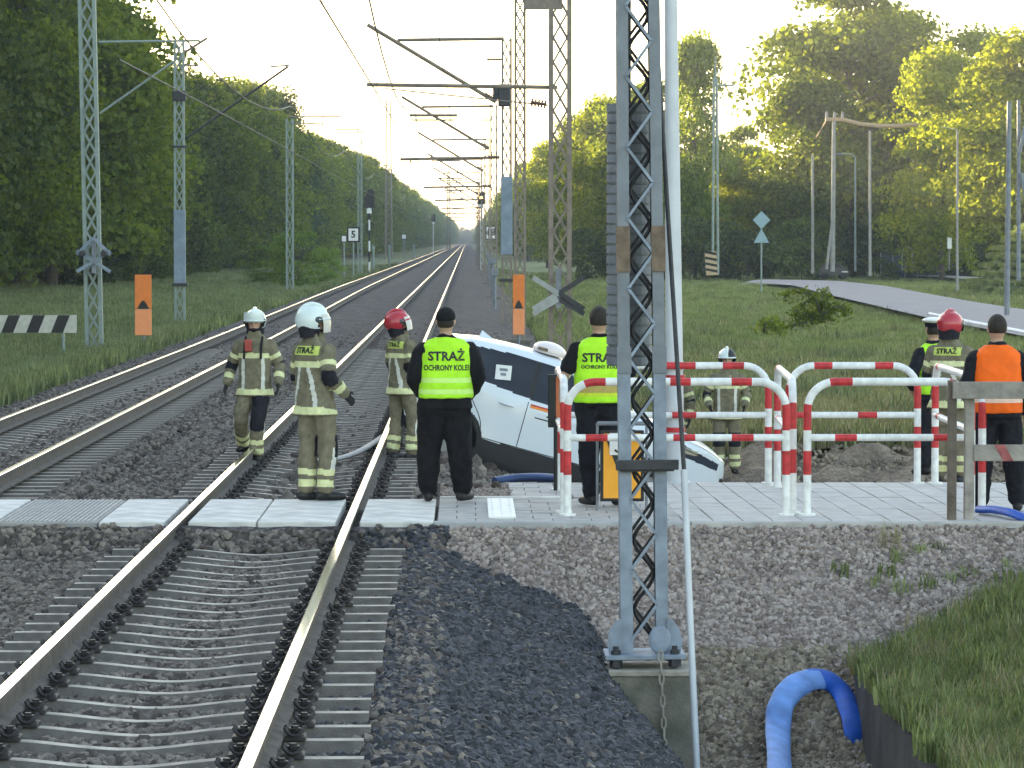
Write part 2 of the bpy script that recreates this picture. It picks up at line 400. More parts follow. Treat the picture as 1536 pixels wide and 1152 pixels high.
sg = [mat('gravel stone a', (0.29, 0.235, 0.205), 0.85, 0, 0.25, 0.9), mat('gravel stone b', (0.195, 0.155, 0.135), 0.85, 0, 0.25, 0.9), mat('gravel stone c', (0.36, 0.305, 0.27), 0.85, 0, 0.2, 0.9)]
C_B, C_D, C_G = stone_set('ballast stones', sb), stone_set('dark stones', sd), stone_set('gravel stones', sg)
rng = np.random.default_rng(3)
def rand_pts(n, x0, x1, y0, y1, near_bias=True):
    x = rng.uniform(x0, x1, n); u = rng.uniform(0, 1, n)
    y = 1 / ((1 / y0) * (1 - u) + (1 / y1) * u) if near_bias else y0 + (y1 - y0) * u
    return x, y
def in_view(x, y, m=0.4):
    return (x > -0.1275 * y - m) & (x < 0.1525 * y + m)
PB, PD, PG = [], [], []
x, y = rand_pts(120000, -5.2, 5.2, 17.5, 31.9, False)
for a, c in zip(x, y):
    if not (-0.1275 * c - 0.3 < a < 0.1525 * c + 0.3): continue
    z = H(a, c); zc = zone(a, c, z)
    if zc[3] < 0.4: continue
    if abs(a - XR) < 0.11 or abs(a - XL) < 0.11: continue
    if -3.1 < a < -0.5:                           # in the sleeper cribs only
        ph = (c / 0.6) % 1.0
        if 0.06 < ph < 0.34:
            if random.random() < 0.90 - 0.25 * max(0, 1 - abs(a + 1.79) / 0.4) : continue
            z += 0.03 if abs(a + 1.79) > 0.45 else 0.0
        z += 0.012 if 0.42 < ph < 0.98 else -0.02
    if zc[0] < 0.06: (PD if random.random() > 0.05 else PB).append((a, c, z))
    elif zc[0] > 0.17: (PG.append((a, c, z)) if random.random() < zc[3] else None)
    elif zc[3] > 0.9: (PD if a > -0.9 and random.random() < 0.55 else PB).append((a, c, z))
x, y = rand_pts(60000, -9, 3.2, 35.8, 130, True)
for a, c in zip(x, y):
    if not (-0.1275 * c - 0.3 < a): continue
    if c < 37.6 and a > -0.5: continue
    z = H(a, c); zc = zone(a, c, z)
    if zc[3] < 0.85 or zc[0] > 0.15: continue
    lx = left_x(c)
    if min(abs(a - XR), abs(a - XL), abs(a - lx), abs(a - lx + 1.505)) < 0.12: continue
    if -3.1 < a < -0.5 and c < 60 and ((c / 0.6) % 1.0 < 0.42):
        if random.random() < 0.55 or noise.noise(Vector((a * 1.4, c * 0.5, 4))) < -0.1: continue
        z += 0.045
    if random.random() < sm(62, 128, c): continue
    PB.append((a, c, z - 0.01))
x, y = rand_pts(900, -0.25, 0.44, 35.15, 37.5, False)
PG += [(a, c, H(a, c) + 0.01) for a, c in zip(x, y)]
x, y = rand_pts(500, 0.5, 3.4, 37.45, 38.2, False)
PG += [(a, c, H(a, c)) for a, c in zip(x, y)]
struct(scatter('ballast_stones', PB, C_B, 0.021, 0.062, 'all', 1), 'stuff')
PR = [(random.uniform(-2.2, -1.15), random.uniform(37.5, 47), -0.21) for _ in range(170)] + [(random.uniform(-0.9, 0.3), random.uniform(36, 46), -0.2) for _ in range(120)]
PR = [(a, c, H(a, c) + 0.03) for a, c, _ in PR]
struct(scatter('broken_rubble', PR, C_B, 0.05, 0.12, 'all', 6), 'stuff')
struct(scatter('dark_ballast_stones', PD, C_D, 0.022, 0.064, 'all', 2), 'stuff')
struct(scatter('gravel_stones', PG, C_G, 0.016, 0.042, 'all', 3), 'stuff')
# clods on the churned soil behind the barriers and in the ditch
C_S = stone_set('soil clods', [mat('soil clod a', (0.20, 0.165, 0.12), 0.95, 0, 0.3, 1), mat('soil clod b', (0.13, 0.105, 0.08), 0.95, 0, 0.3, 1), mat('soil clod c', (0.27, 0.225, 0.165), 0.95, 0, 0.3, 1)])
PS = []
x, y = rand_pts(9000, 1.8, 8, 39, 60, False)
for a, c in zip(x, y):
    if a < 2.6 and 45 < c < 49: continue
    zc = zone(a, c, H(a, c))
    if zc[0] > 0.12 and zc[3] < 0.7: PS.append((a, c, H(a, c) + 0.02))
x, y = rand_pts(7000, 1.5, 3.0, 26.6, 30.5, False)
for a, c in zip(x, y):
    if H(a, c) < -0.9: PS.append((a, c, H(a, c)))
struct(scatter('soil_clods', PS, C_S, 0.015, 0.06, 'all', 5), 'stuff')

# ------------------------------------------------------------------ rails, sleepers
def rail(name, xf, y0, y1, label, n=60):
    prof = [(-0.036, 0.0), (0.036, 0.0), (0.037, -0.035), (0.010, -0.05), (0.010, -0.135), (0.07, -0.155), (0.07, -0.172), (-0.07, -0.172), (-0.07, -0.155), (-0.010, -0.135), (-0.010, -0.05), (-0.037, -0.035)]
    prof = [(-0.036, -0.006), (-0.028, 0.0), (0.028, 0.0)] + [(0.036, -0.006)] + prof[2:]
    mb = MB(); k = len(prof); ys = np.geomspace(y0, y1, n); vs = []
    for y in ys: vs += [(xf(y) + p[0], y, p[1]) for p in prof]
    top, side = [], []
    for i in range(n - 1):
        for j in range(k):
            f = (i * k + j, i * k + (j + 1) % k, (i + 1) * k + (j + 1) % k, (i + 1) * k + j)
            (top if j in (0, 1, 2) else side).append(f)
    mb.v = vs; mb.f = top + side + [tuple(range(k))]; mb.m = [0] * len(top) + [1] * (len(side) + 1)
    return mb.build(name, [M['rail_top'], M['rail_side']])
GR = 'rails of the two tracks'
tag(rail('rail', lambda y: XR, 14, 2500, '', 40), 'bright rail nearest the stranded car, right one of the near track', 'rail', GR)
tag(rail('rail', lambda y: XL, 14, 2500, '', 40), 'bright rail the striding firefighter steps over, left one of the near track', 'rail', GR)
tag(rail('rail', lambda y: left_x(y), 30, 2500, '', 120), 'inner rail of the far track on the left', 'rail', GR)
tag(rail('rail', lambda y: left_x(y) - 1.505, 30, 2500, '', 120), 'outermost rail on the left beside the grassy verge', 'rail', GR)

def sleeper_mesh():
    n = 26; vs = []; top = lambda u: -0.19 - 0.050 * (1 - sm(0.0, 0.66, abs(u))) 
    for i in range(n):
        u = -1.25 + 2.5 * i / (n - 1); z = top(u)
        vs += [(u, -0.15, -0.40), (u, -0.12, z - 0.055), (u, -0.052, z), (u, 0.052, z), (u, 0.12, z - 0.055), (u, 0.15, -0.40)]
    mb = MB(); k = 6
    fs = [(i * k + j, i * k + j + 1, (i + 1) * k + j + 1, (i + 1) * k + j) for i in range(n - 1) for j in range(k - 1)]
    fs += [tuple(range(k)), tuple(reversed(range((n - 1) * k, n * k)))]
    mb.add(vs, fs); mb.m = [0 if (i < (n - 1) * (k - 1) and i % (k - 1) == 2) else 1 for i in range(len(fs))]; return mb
def clip_mesh():
    mb = MB()
    mb.box((0, 0, -0.178), (0.12, 0.15, 0.026), 0, ch=0.006)
    for s in (-1, 1):
        a = [(0.05 * math.cos(q) , s * 0.048 + 0.032 * math.sin(q), -0.145 + 0.018 * math.cos(q * 2)) for q in np.linspace(0, 2 * math.pi, 13)]
        mb.tube(a, 0.011, 6, 0, False)
    mb.tube([(0, 0, -0.17), (0, 0, -0.115)], 0.021, 6); mb.tube([(0, 0, -0.135), (0, 0, -0.128)], 0.035, 10)
    return mb
GS = 'concrete sleepers under the tracks'
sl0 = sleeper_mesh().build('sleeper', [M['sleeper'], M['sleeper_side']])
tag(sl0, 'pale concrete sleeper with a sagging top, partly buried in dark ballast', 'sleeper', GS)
clip0 = clip_mesh().build('clip', M['clip'], sl0)
xc = (XL + XR) / 2
offs = [XL - xc - 0.135, XL - xc + 0.135, XR - xc - 0.135, XR - xc + 0.135]
clip0.location = (offs[0], 0, 0)
near_y = [0.6 * k + 0.12 for k in range(27, 53)] + [0.6 * k + 0.12 for k in range(60, 150)]
ns = 0
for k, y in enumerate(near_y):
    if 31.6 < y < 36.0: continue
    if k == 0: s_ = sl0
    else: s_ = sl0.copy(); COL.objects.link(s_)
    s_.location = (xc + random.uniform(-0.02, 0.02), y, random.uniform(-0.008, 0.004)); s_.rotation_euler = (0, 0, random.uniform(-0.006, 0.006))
    if y < 62:
        for q, of in enumerate(offs):
            if k == 0 and q == 0: continue
            c_ = clip0.copy(); COL.objects.link(c_); c_.parent = s_; c_.location = (of, 0, 0)
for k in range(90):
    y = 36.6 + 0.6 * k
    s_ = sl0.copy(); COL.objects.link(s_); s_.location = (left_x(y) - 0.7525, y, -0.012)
# ------------------------------------------------------------------ path across the tracks
Y0 = 31.95                                        # front edge
def slab(name, x0, x1, y0, y1, z, m, th=0.16, shear=0.0, ch=0.012):
    mb = MB(); mb.box((0, 0, -th / 2), (x1 - x0, y1 - y0, th), 0, ch=ch)
    if shear:
        mb.v = [(v[0] + shear * v[1] , v[1], v[2]) for v in mb.v]
    return mb.build(name, m, None, False, ((x0 + x1) / 2, (y0 + y1) / 2, z))
GP = 'pale concrete panels of the foot crossing'
for (x0, x1, lab) in ((XL - 0.67, XL - 0.10, 'white concrete crossing slab just left of the near track'),
                      (XL + 0.11, XL + 0.70, 'white concrete crossing slab inside the near track beside its left rail'),
                      (XL + 0.715, XR - 0.11, 'white concrete crossing slab under the feet of the firefighter with his back turned'),
                      (XR + 0.10, -0.29, 'white concrete crossing slab under the heavy man in black trousers'),
                      (-5.35, -4.13, 'white concrete crossing slab cut by the left edge of the photo')):
    o = slab('crossing_slab', x0, x1, Y0, 34.75, 0.0, M['panel'], 0.10); tag(o, lab, 'crossing slab', GP)
struct(slab('path_ribbed', -4.115, XL - 0.685, Y0 + .02, 34.72, -0.006, M['paver_dark']))
# grooves of the ribbed part are real slats
mb = MB()
for k in range(20):
    x = -4.07 + k * 0.042 * 1.0
    mb.box((x * 1.0, 33.36, -0.002), (0.024, 2.66, 0.012))
struct(mb.build('path_ribs', M['paver']))
# paved part right of the track
def pavers(name, x0, x1, y0, y1, dx, dy, z, m, gap=0.010, stagger=True, diag=0.0, jit=0.003):
    mb = MB(); r = random.Random(5); j = 0; y = y0
    while y < y1 - 1e-3:
        ye = min(y + dy, y1); x = x0 - (dx / 2 if (j % 2 and stagger) else 0)
        while x < x1 - 1e-3:
            a, b = max(x, x0), min(x + dx, x1)
            if b - a > 0.02:
                o = diag * (y - y0)
                zz = z + r.uniform(-jit, jit); g = gap / 2
                vs = [(a + g, y + g, zz), (b - g, y + g, zz), (b - g, ye - g, zz), (a + g, ye - g, zz)]
                vs = [(p[0] + diag * (p[1] - y0), p[1], p[2]) for p in vs]
                mb.add(vs + [(p[0], p[1], z - 0.05) for p in vs], [(0, 1, 2, 3), (0, 4, 5, 1), (1, 5, 6, 2), (2, 6, 7, 3), (3, 7, 4, 0)])
            x += dx
        y += dy; j += 1
    return mb.build(name, m)
struct(slab('path_base', -0.27, 9.5, Y0 + 0.1, 35.08, -0.032, M['joint'], 0.2)); struct(slab('path_base', 0.43, 9.5, 35.085, 37.3, -0.033, M['joint'], 0.2))
struct(pavers('path_paving', -0.26, 1.9, Y0 + 0.13, 34.95, 0.34, 0.34, -0.012, M['paver']))
struct(pavers('path_paving', 0.42, 1.9, 35.12, 37.25, 0.30, 0.34, -0.012, M['paver']))
struct(pavers('path_paving', 1.91, 9.4, Y0 + 0.13, 37.25, 0.26, 0.75, -0.012, mat('pale paver', (0.50, 0.48, 0.46), 0.85, 0, 0.13, 5, 0.3, 60), 0.014, False, -0.02))
# kerbs: front face, back strip
struct(slab('kerb', -0.29, 1.95, Y0 - 0.06, Y0 + 0.09, 0.0, M['kerb'], 0.22))
struct(slab('kerb', 1.96, 9.4, Y0 - 0.05, Y0 + 0.09, -0.004, M['paver'], 0.22))
struct(slab('kerb_strip', -0.26, 0.95, 34.97, 35.09, 0.004, M['panel'], 0.1))
# white studded tile
mb = MB(); mb.box((0, 0, -0.012), (0.245, 2.3, 0.03), ch=0.004)
for i in range(3):
    for j in range(10): mb.ell((-0.08 + 0.08 * i, -1.0 + 0.22 * j, 0.002), (0.014, 0.03, 0.008), 8, 4)
tag(mb.build('tactile_tile', M['sign_white'], None, False, (0.315, 33.6, 0.004)), 'white studded tile set in the grey paving right of the man in black', 'tactile tile')

# ------------------------------------------------------------------ barriers
def arc_path(p0, p1, h, r):
    """hoop from foot p0 up, over with rounded corners, and down to foot p1"""
    p0, p1 = Vector(p0), Vector(p1); d = (p1 - p0); d.z = 0; Ln = d.length; d.normalize(); up = Vector((0, 0, 1)); pts = []
    def seg(a, b):
        n = max(2, int((b - a).length / 0.03)); return [a.lerp(b, i / n) for i in range(n)]
    pts += seg(p0, p0 + up * (h - r))
    pts += [p0 + up * (h - r) + d * r * (1 - math.cos(q)) + up * r * math.sin(q) for q in np.linspace(0, math.pi / 2, 9)[:-1]]
    pts += seg(p0 + up * h + d * r, p1 + up * h - d * r)
    pts += [p1 + up * (h - r) - d * r * (1 - math.sin(q)) + up * r * math.cos(q) for q in np.linspace(0, math.pi / 2, 9)[:-1]]
    pts += seg(p1 + up * (h - r), p1) + [p1]
    return pts
def striped(mb, pts, r, isred):
    seg = 12; b = MB(); b.tube(pts, r, seg); n = len(pts)
    for i, f in enumerate(b.f):
        k = min(i // seg, n - 2); mid = (pts[k] + pts[k + 1]) / 2
        b.m[i] = 1 if (i < (n - 1) * seg and isred(mid, k / (n - 1))) else 0
    mb.add(b.v, b.f); mb.m[-len(b.f):] = b.m
def barrier(x0, y0, x1, y1, lab, redtop=(0.27, 0.75), redmid=(0.3, 0.78), h=1.2, r=0.25, rad=0.036, mids=(0.70,)):
    z = -0.012
    t = thing('crowd_barrier', lab, 'barrier', ((x0 + x1) / 2, (y0 + y1) / 2, z), 0, 'red and white tube barriers of the labyrinth')
    ox, oy = (x0 + x1) / 2, (y0 + y1) / 2
    a, b_ = Vector((x0 - ox, y0 - oy, 0)), Vector((x1 - ox, y1 - oy, 0)); Ln = (b_ - a).length
    pts = arc_path(a, b_, h, min(r, Ln * 0.28))
    def red(p, f):
        if p.z < h - 0.2: return 0.78 < p.z < 0.99 or 0.36 < p.z < 0.57
        s = ((p - a).xy.length) / Ln
        return any(abs(s - q) * Ln < 0.095 for q in redtop) and p.z > h - 0.02
    mb = MB(); striped(mb, pts, rad, red); mb.build('hoop', [M['white'], M['red']], t, True)
    for mz in mids:
        n = 60; q = [a.lerp(b_, 0.0 + i / n) + Vector((0, 0, mz)) for i in range(n + 1)]
        mb = MB(); striped(mb, q, rad * 0.88, lambda p, f: any(abs(f - s) * Ln < 0.095 for s in redmid)); mb.build('mid_rail', [M['white'], M['red']], t, True)
    for p in (a, b_):
        mb = MB(); mb.tube([p + Vector((0, 0, 0.0)), p + Vector((0, 0, 0.02))], 0.075, 14); mb.build('foot_plate', M['white'], t)
    return t
YF, YB = 32.75, 37.0
barrier(0.90, YF, 2.86, YF, 'front red and white barrier behind the big lattice mast', (0.13, 0.51, 0.80), (0.12, 0.52, 0.79))
barrier(3.05, YF, 4.52, YF, 'front red and white barrier left of the weathered wooden fence', (0.215, 0.93), (0.22, 0.83))
barrier(0.96, YB, 3.05, YB, 'rear red and white barrier in front of the firefighter by the ditch', (0.55, 0.60, 0.83), (0.57, 0.60))
barrier(3.26, YB, 4.56, YB, 'rear red and white barrier in front of the churned brown soil', (0.27, 0.73), (0.03, 0.60))
barrier(0.88, YF + 0.35, 0.90, YB - 0.9, 'barrier seen end-on beside the dark panel, left end of the labyrinth', (0.3, 0.7), (0.5,))
barrier(2.94, YF + 0.25, 3.10, YB - 0.5, 'barrier seen end-on between the two front barriers', (0.9,), (0.9,))
barrier(4.66, YF + 0.3, 4.74, YB, 'barrier seen end-on just left of the red helmeted firefighter', (0.9,), (0.9,))

# ------------------------------------------------------------------ wooden fence at the right
t = thing('wooden_fence', 'weathered grey plank fence in front of the man in the orange vest', 'fence', (4.25, 32.25, -0.02))
mb = MB(); mb.box((0.03, 0, 0.60), (0.075, 0.09, 1.28), ch=0.008); mb.build('post', M['wood_dark'], t)
mb = MB(); mb.box((0.185, 0.03, 0.58), (0.085, 0.09, 1.24), ch=0.008); mb.build('post', M['wood'], t)
mb = MB(); mb.box((1.0, -0.065, 1.155), (1.95, 0.035, 0.15), ch=0.006); mb.build('board', M['wood'], t)
mb = MB(); mb.box((1.08, -0.012, 0.60), (1.72, 0.035, 0.145), ch=0.006)
for k in range(5):
    x = 0.40 + 0.30 * k
    mb.poly([(x, -0.0335, 0.672), (x + 0.09, -0.0335, 0.672), (x + 0.17, -0.0335, 0.528), (x + 0.08, -0.0335, 0.528)], 0.004, 1)
mb.build('striped_board', [M['wood'], M['wood_red']], t)

# ------------------------------------------------------------------ catenary masts
def lattice(mb, x0, x1, y, z0, z1, pitch, w, d, mi=0, double=True):
    n = max(1, round((z1 - z0) / pitch)); p = (z1 - z0) / n
    for k in range(n):
        a, b = z0 + k * p, z0 + (k + 1) * p
        if k % 2: l, r_ = x1, x0
        else: l, r_ = x0, x1
        mb.bar((l, y, a), (r_, y, b), w, d, mi)
        if double: mb.bar((r_, y + d * 1.1, a), (l, y + d * 1.1, b), w, d, mi)
def chan_leg(x, s, z0, z1, w, d, taper=0.0):
    """U profile leg, flange towards the outside"""
    mb = MB()
    for (c, sx, sy) in (((x, -d / 2 + 0.004, 0), w, 0.008), ((x, d / 2 - 0.004, 0), w, 0.008), ((x + s * (w / 2 - 0.004), 0, 0), 0.008, d - 0.016)):
        vs = []
        for z, off in ((z0, 0), (z1, -s * taper)):
            vs += [(c[0] + off + a * sx / 2, c[1] + b_ * sy / 2, z) for a, b_ in ((-1, -1), (1, -1), (1, 1), (-1, 1))]
        mb.add(vs, [(0, 1, 2, 3), (7, 6, 5, 4), (0, 4, 5, 1), (1, 5, 6, 2), (2, 6, 7, 3), (3, 7, 4, 0)])
    return mb
# --- the big mast in the foreground
bx, by = 1.335, 27.5; bz = -0.66
t = thing('catenary_mast', 'big blue grey lattice mast on a concrete block in the foreground', 'mast', (bx, by, bz)); t.rotation_euler = (0, R(-0.66), 0)
BIG = t
zs = [0.02, 2.12, 2.86, 3.2, 12.6]
W2 = 0.178; LW = 0.092; DD = 0.22
def zmat(z): return 0
for s in (-1, 1):
    mb = chan_leg(s * (W2 - LW / 2), s, 0.0, 2.13, LW, DD); mb.build('leg', M['galv'], t)
    mb = chan_leg(s * (W2 - LW / 2), s, 2.131, 12.6, LW * 0.93, DD * 0.97, 0.05); mb.build('leg', M['galv_dark'], t)
    mb = MB(); mb.box((s * (W2 - LW / 2), -DD / 2 - 0.006, 2.22), (LW + 0.014, 0.012, 0.20)); mb.build('joint_plate', M['galv_dark'], t)
    mb = MB(); mb.box((s * (W2 - LW / 2), -DD / 2 - 0.006, 3.05), (LW + 0.012, 0.014, 0.34)); mb.build('clamp_plate', M['rust'], t)
for y, nm, mm in ((-DD / 2 - 0.004, 'lattice', M['galv']), (DD / 2 - 0.03, 'lattice', M['steel_dark'])):
    mb = MB(); lattice(mb, -W2 + LW - 0.01, W2 - LW + 0.01, y, 0.12, 12.5, 0.262, 0.021, 0.012, 0, False)
    if nm and y > 0:
        lattice(mb, W2 - LW + 0.01, -W2 + LW - 0.01, y - 0.02, 0.12, 12.5, 0.262, 0.022, 0.012, 0, False)
    mb.build(nm, mm, t)
mb = MB()                                              # dark snaking cable inside
pts = [(0.072 * math.sin(z * 2 * math.pi / 0.524 + 0.6), -0.06, z) for z in np.linspace(0.15, 12.4, 300)]
mb.tube(pts, 0.0155, 6); mb.build('cable', M['black'], t, True)
for s in (-1, 1):                                       # gusset plates
    mb = MB()
    o = [(s * (W2 - 0.01), 0, 0.02), (s * (W2 + 0.09), 0, 0.02), (s * (W2 + 0.105), 0, 0.10), (s * (W2 + 0.085), 0, 0.20), (s * (W2 + 0.03), 0, 0.27), (s * (W2 - 0.01), 0, 0.28)]
    mb.poly(o, 0.012); mb.v = [(v[0], v[1] - DD / 2 - 0.013, v[2]) for v in mb.v]; mb.build('gusset', M['galv'], t)
mb = MB(); mb.ell((W2 - 0.065, -DD / 2 - 0.03, 0.12), (0.085, 0.02, 0.11), 16, 8); mb.build('gusset_boss', M['galv'], t, True)
mb = MB(); mb.box((0, 0, 0.0), (0.60, 0.50, 0.035), ch=0.005); mb.build('base_plate', M['galv'], t)
for sx in (-1, 1):
    for sy in (-1, 1):
        mb = MB(); mb.tube([(sx * 0.22, sy * 0.19, -0.085), (sx * 0.22, sy * 0.19, 0.08)], 0.022, 8)
        mb.tube([(sx * 0.22, sy * 0.19, -0.075), (sx * 0.22, sy * 0.19, -0.02)], 0.048, 6); mb.tube([(sx * 0.22, sy * 0.19, 0.02), (sx * 0.22, sy * 0.19, 0.05)], 0.036, 6)
        mb.build('anchor_bolt', M['steel_dark'], t)
mb = MB(); mb.box((0.03, -DD / 2 - 0.045, 1.435), (0.47, 0.05, 0.075), ch=0.006); mb.box((0.03, -DD / 2 - 0.03, 1.40), (0.40, 0.04, 0.03)); mb.build('cross_bracket', M['steel_dark'], t)
# foundation
t = thing('mast_foundation', 'mossy concrete block under the big lattice mast', 'foundation', (1.37, by, -0.76))
mb = MB(); mb.box((0, 0, -0.60), (0.66, 0.60, 1.14), ch=0.02); mb.build('block', M['concrete'], t)
mb = MB(); mb.box((0, 0, -0.012), (0.69, 0.63, 0.045), ch=0.008); mb.build('rim', M['concrete_pale'], t)
# chain
t0 = thing('hanging_chain', 'pale chain hanging down the face of the concrete block', 'chain', (1.44, by - 0.345, -0.62))
for k in range(12):
    mb = MB(); z = -0.02 - 0.083 * k; a = []
    for q in np.linspace(0, 2 * math.pi, 17)[:-1]:
        w, hgt = 0.016, 0.046
        px_, pz = w * math.cos(q), hgt * math.sin(q)
        a.append((px_ if k % 2 == 0 else 0.003 * math.cos(q), (0 if k % 2 == 0 else px_), z + pz))
    a.append(a[0]); mb.tube([(p[0] + 0.004 * k, p[1], p[2]) for p in a], 0.0075, 6, 0, False); mb.build('link', M['concrete_pale'], t0, True)
# balance weights hung behind the mast
t = thing('balance_weights', 'tall stack of grey balance weights hanging behind the big mast', 'balance weights', (1.235, by + 0.36, 1.50))
for k in range(26):
    mb = MB(); z = 0.0 + k * 0.0765
    mb.tube([(0, 0, z), (0, 0, z + 0.012)], 0.163, 24); mb.tube([(0, 0, z + 0.012), (0, 0, z + 0.073)], [0.173, 0.173], 24)
    mb.build('weight', M['galv_dark'], t)
mb = MB(); mb.tube([(0, 0, 1.98), (0, 0, 9.0)], 0.012, 6); mb.build('hanger_rod', M['steel_dark'], t)
# stay cable with its pale sleeve
p0, p1, p2 = at(1050, 1165, 26.6), at(1026, 705, 27.2), at(978, -60, 27.9)
t = thing('stay_cable', 'slim leaning stay cable with a pale lower sleeve beside the big mast', 'cable', p0)
mb = MB(); mb.tube([Vector((0, 0, -0.4)), (p1 - p0) * 0.5 + Vector((-.012, 0, 0)), p1 - p0], 0.025, 10); mb.build('sleeve', M['pole_white'], t, True)
mb = MB(); mb.tube([p1 - p0, p2 - p0], 0.017, 8); mb.build('cable', M['steel_dark'], t, True)
# tall pale pole
b0, b1 = at(1013, 718, 37.1), at(1003, -60, 37.1)
t = thing('tall_pole', 'tall pale tapering pole rising behind the big mast', 'pole', (b0.x, 37.12, -0.02))
mb = MB(); mb.tube([(0, 0, 0), (b1.x - b0.x, 0, b1.z + 2)], [0.098, 0.048], 20); mb.build('shaft', M['pole_white'], t, True)
for fz in (1.18, 1.06, 0.69, 0.53):
    mb = MB(); mb.tube([(-0.0015 * fz, 0, fz), (-0.0015 * fz, 0, fz + 0.05)], 0.101, 20); mb.build('red_rail_band', M['red'], t, True)  # rings stand in for red barrier rail bands crossing before the pole
mb = MB(); mb.tube([(0, 0, 0), (0, 0, 0.03)], 0.16, 16); mb.build('base_flange', M['pole_white'], t)

# --- other masts: legs, lattice, casing, cantilever
def mast(lab, px, py_base, D, w, top_px=None, h=None, case=None, ring=None, body='mast_green', pitch=0.55, lean=0.0, group='catenary masts along the line'):
    b0 = at(px, py_base, D)
    if top_px is not None: h = at(px, top_px, D).z - b0.z
    t = thing('catenary_mast', lab, 'mast', b0, 0, group); t.rotation_euler = (0, R(lean), 0)
    lw = w * 0.2; d = w * 0.55
    for s in (-1, 1):
        chan_leg(s * (w / 2 - lw / 2), s, 0, h, lw, d).build('leg', M[body], t)
    for y in (-d / 2 - 0.004, d / 2 - 0.02):
        mb = MB(); lattice(mb, -w / 2 + lw, w / 2 - lw, y, 0.1, h - 0.05, pitch, 0.04, 0.014); mb.build('lattice', M[body], t)
    if case:
        z0, z1 = at(px, case[1], D).z - b0.z, at(px, case[0], D).z - b0.z
        mb = MB(); mb.box((0, 0, (z0 + z1) / 2), (w + 0.03, d + 0.06, z1 - z0), ch=0.015); mb.build('casing', M['mast_blue'], t)
    if ring:
        z = at(px, ring, D).z - b0.z
        mb = MB(); mb.box((0, 0, z), (w + 0.16, d + 0.16, 0.10), ch=0.01); mb.build('collar', M['steel_dark'], t)
    mb = MB(); mb.box((0, 0, 0.03), (w + 0.35, d + 0.3, 0.08), ch=0.01); mb.box((0, 0, -0.25), (w + 0.25, d + 0.25, 0.48)); mb.build('base', M['concrete'], t)
    return t, b0
def rod(t, b0, a, b, r, D, name, m='mast_brown', Db=None):
    A, B = at(a[0], a[1], D) - b0, at(b[0], b[1], Db or D) - b0
    mb = MB(); mb.tube([A, B], r, 8); return mb.build(name, M[m], t, True)
def insul(t, b0, p, q, D):
    A, B = at(*p, D) - b0, at(*q, D) - b0; mb = MB(); n = 5
    mb.tube([A, B], 0.03, 8)
    for k in range(n):
        c = A.lerp(B, (k + 0.5) / n); e = (B - A).normalized() * 0.02; mb.tube([c - e, c + e], 0.085, 10)
    return mb.build('insulator', M['insul'], t)
# right side, nearest two and the frame between them
tA, bA = mast('tall lattice mast carrying the crossed boards right of the tracks', 840, 573, 75, 0.47, None, 14.5, None, None, 'mast_brown', 0.50)
rod(tA, bA, (550, 127), (836, 131), 0.042, 75, 'registration_tube'); rod(tA, bA, (578, 133), (822, 158), 0.015, 75, 'steady_arm')
insul(tA, bA, (796, 153), (820, 157), 75)
tB, bB = mast('narrow tall lattice mast carrying the orange board right of the tracks', 780, 512, 103, 0.33, None, 14.5, None, None, 'mast_brown', 0.38)
mb = MB()
A, B = at(772, 6, 103) - bB, at(858, 4, 103) - bB
mb.box((A + B) / 2, (abs(B.x - A.x) * 0.66, 0.3, 0.34)); mb.build('yoke', M['mast_brown'], tB)
def cant(t, b0, D, px, top, k):
    """Polish style bracket: tie, strut, two tubes, insulators; k = pixels per pixel of the nearest one"""
    rod(t, b0, (px, top), (px - 160 * k, top + 2 * k), 0.06, D, 'tie_tube')
    rod(t, b0, (px - 12 * k, top + 95 * k), (px - 205 * k, top - 21 * k), 0.07, D, 'strut')
    rod(t, b0, (px - 70 * k, top + 115 * k), (px - 142 * k, top + 115 * k), 0.05, D, 'messenger_tube')
    rod(t, b0, (px - 74 * k, top + 122 * k), (px - 138 * k, top + 122 * k), 0.03, D, 'messenger_tube')
    rod(t, b0, (px - 8 * k, top + 178 * k), (px - 156 * k, top + 181 * k), 0.05, D, 'registration_tube')
    rod(t, b0, (px - 140 * k, top + 181 * k), (px - 140 * k, top + 188 * k), 0.025, D, 'steady_arm')
    insul(t, b0, (px - 10 * k, top + 93 * k), (px - 28 * k, top + 82 * k), D)
    insul(t, b0, (px - 4 * k, top + 31 * k), (px - 26 * k, top + 31 * k), D)
    insul(t, b0, (px - 6 * k, top + 178 * k), (px - 24 * k, top + 178 * k), D)
tC, bC = mast('mast with a pale blue casing right of the tracks', 760, 492, 124, 0.36, 57, None, (265, 382), 420, 'mast_brown', 0.45)
cant(tC, bC, 124, 756, 58, 1.0)
mb = MB(); c = at(756, 143, 124) - bC; mb.box(c, (0.40, 0.35, 0.75), ch=0.03); mb.box(c + Vector((-0.25, 0, 0.12)), (0.25, 0.25, 0.5), ch=0.03); mb.build('switch_box', M['steel_dark'], tC)
ordn = ['second', 'third', 'fourth', 'fifth', 'sixth', 'seventh']
for k in range(6):
    D = 184 + 60 * k; px = 700 + 1.36 * FPX / D; q = 124 / D
    tk, bk = mast(f'{ordn[k]} mast with a bracket in the receding row right of the tracks', px, 361 + 2.85 * FPX / D, D, 0.36, None, 9.65, None, None, 'mast_brown', 0.6)
    cant(tk, bk, D, px, at(0, 0, D).z * 0 + 361 - (bk.z + 9.6 - CAMZ) * FPX / D, q)
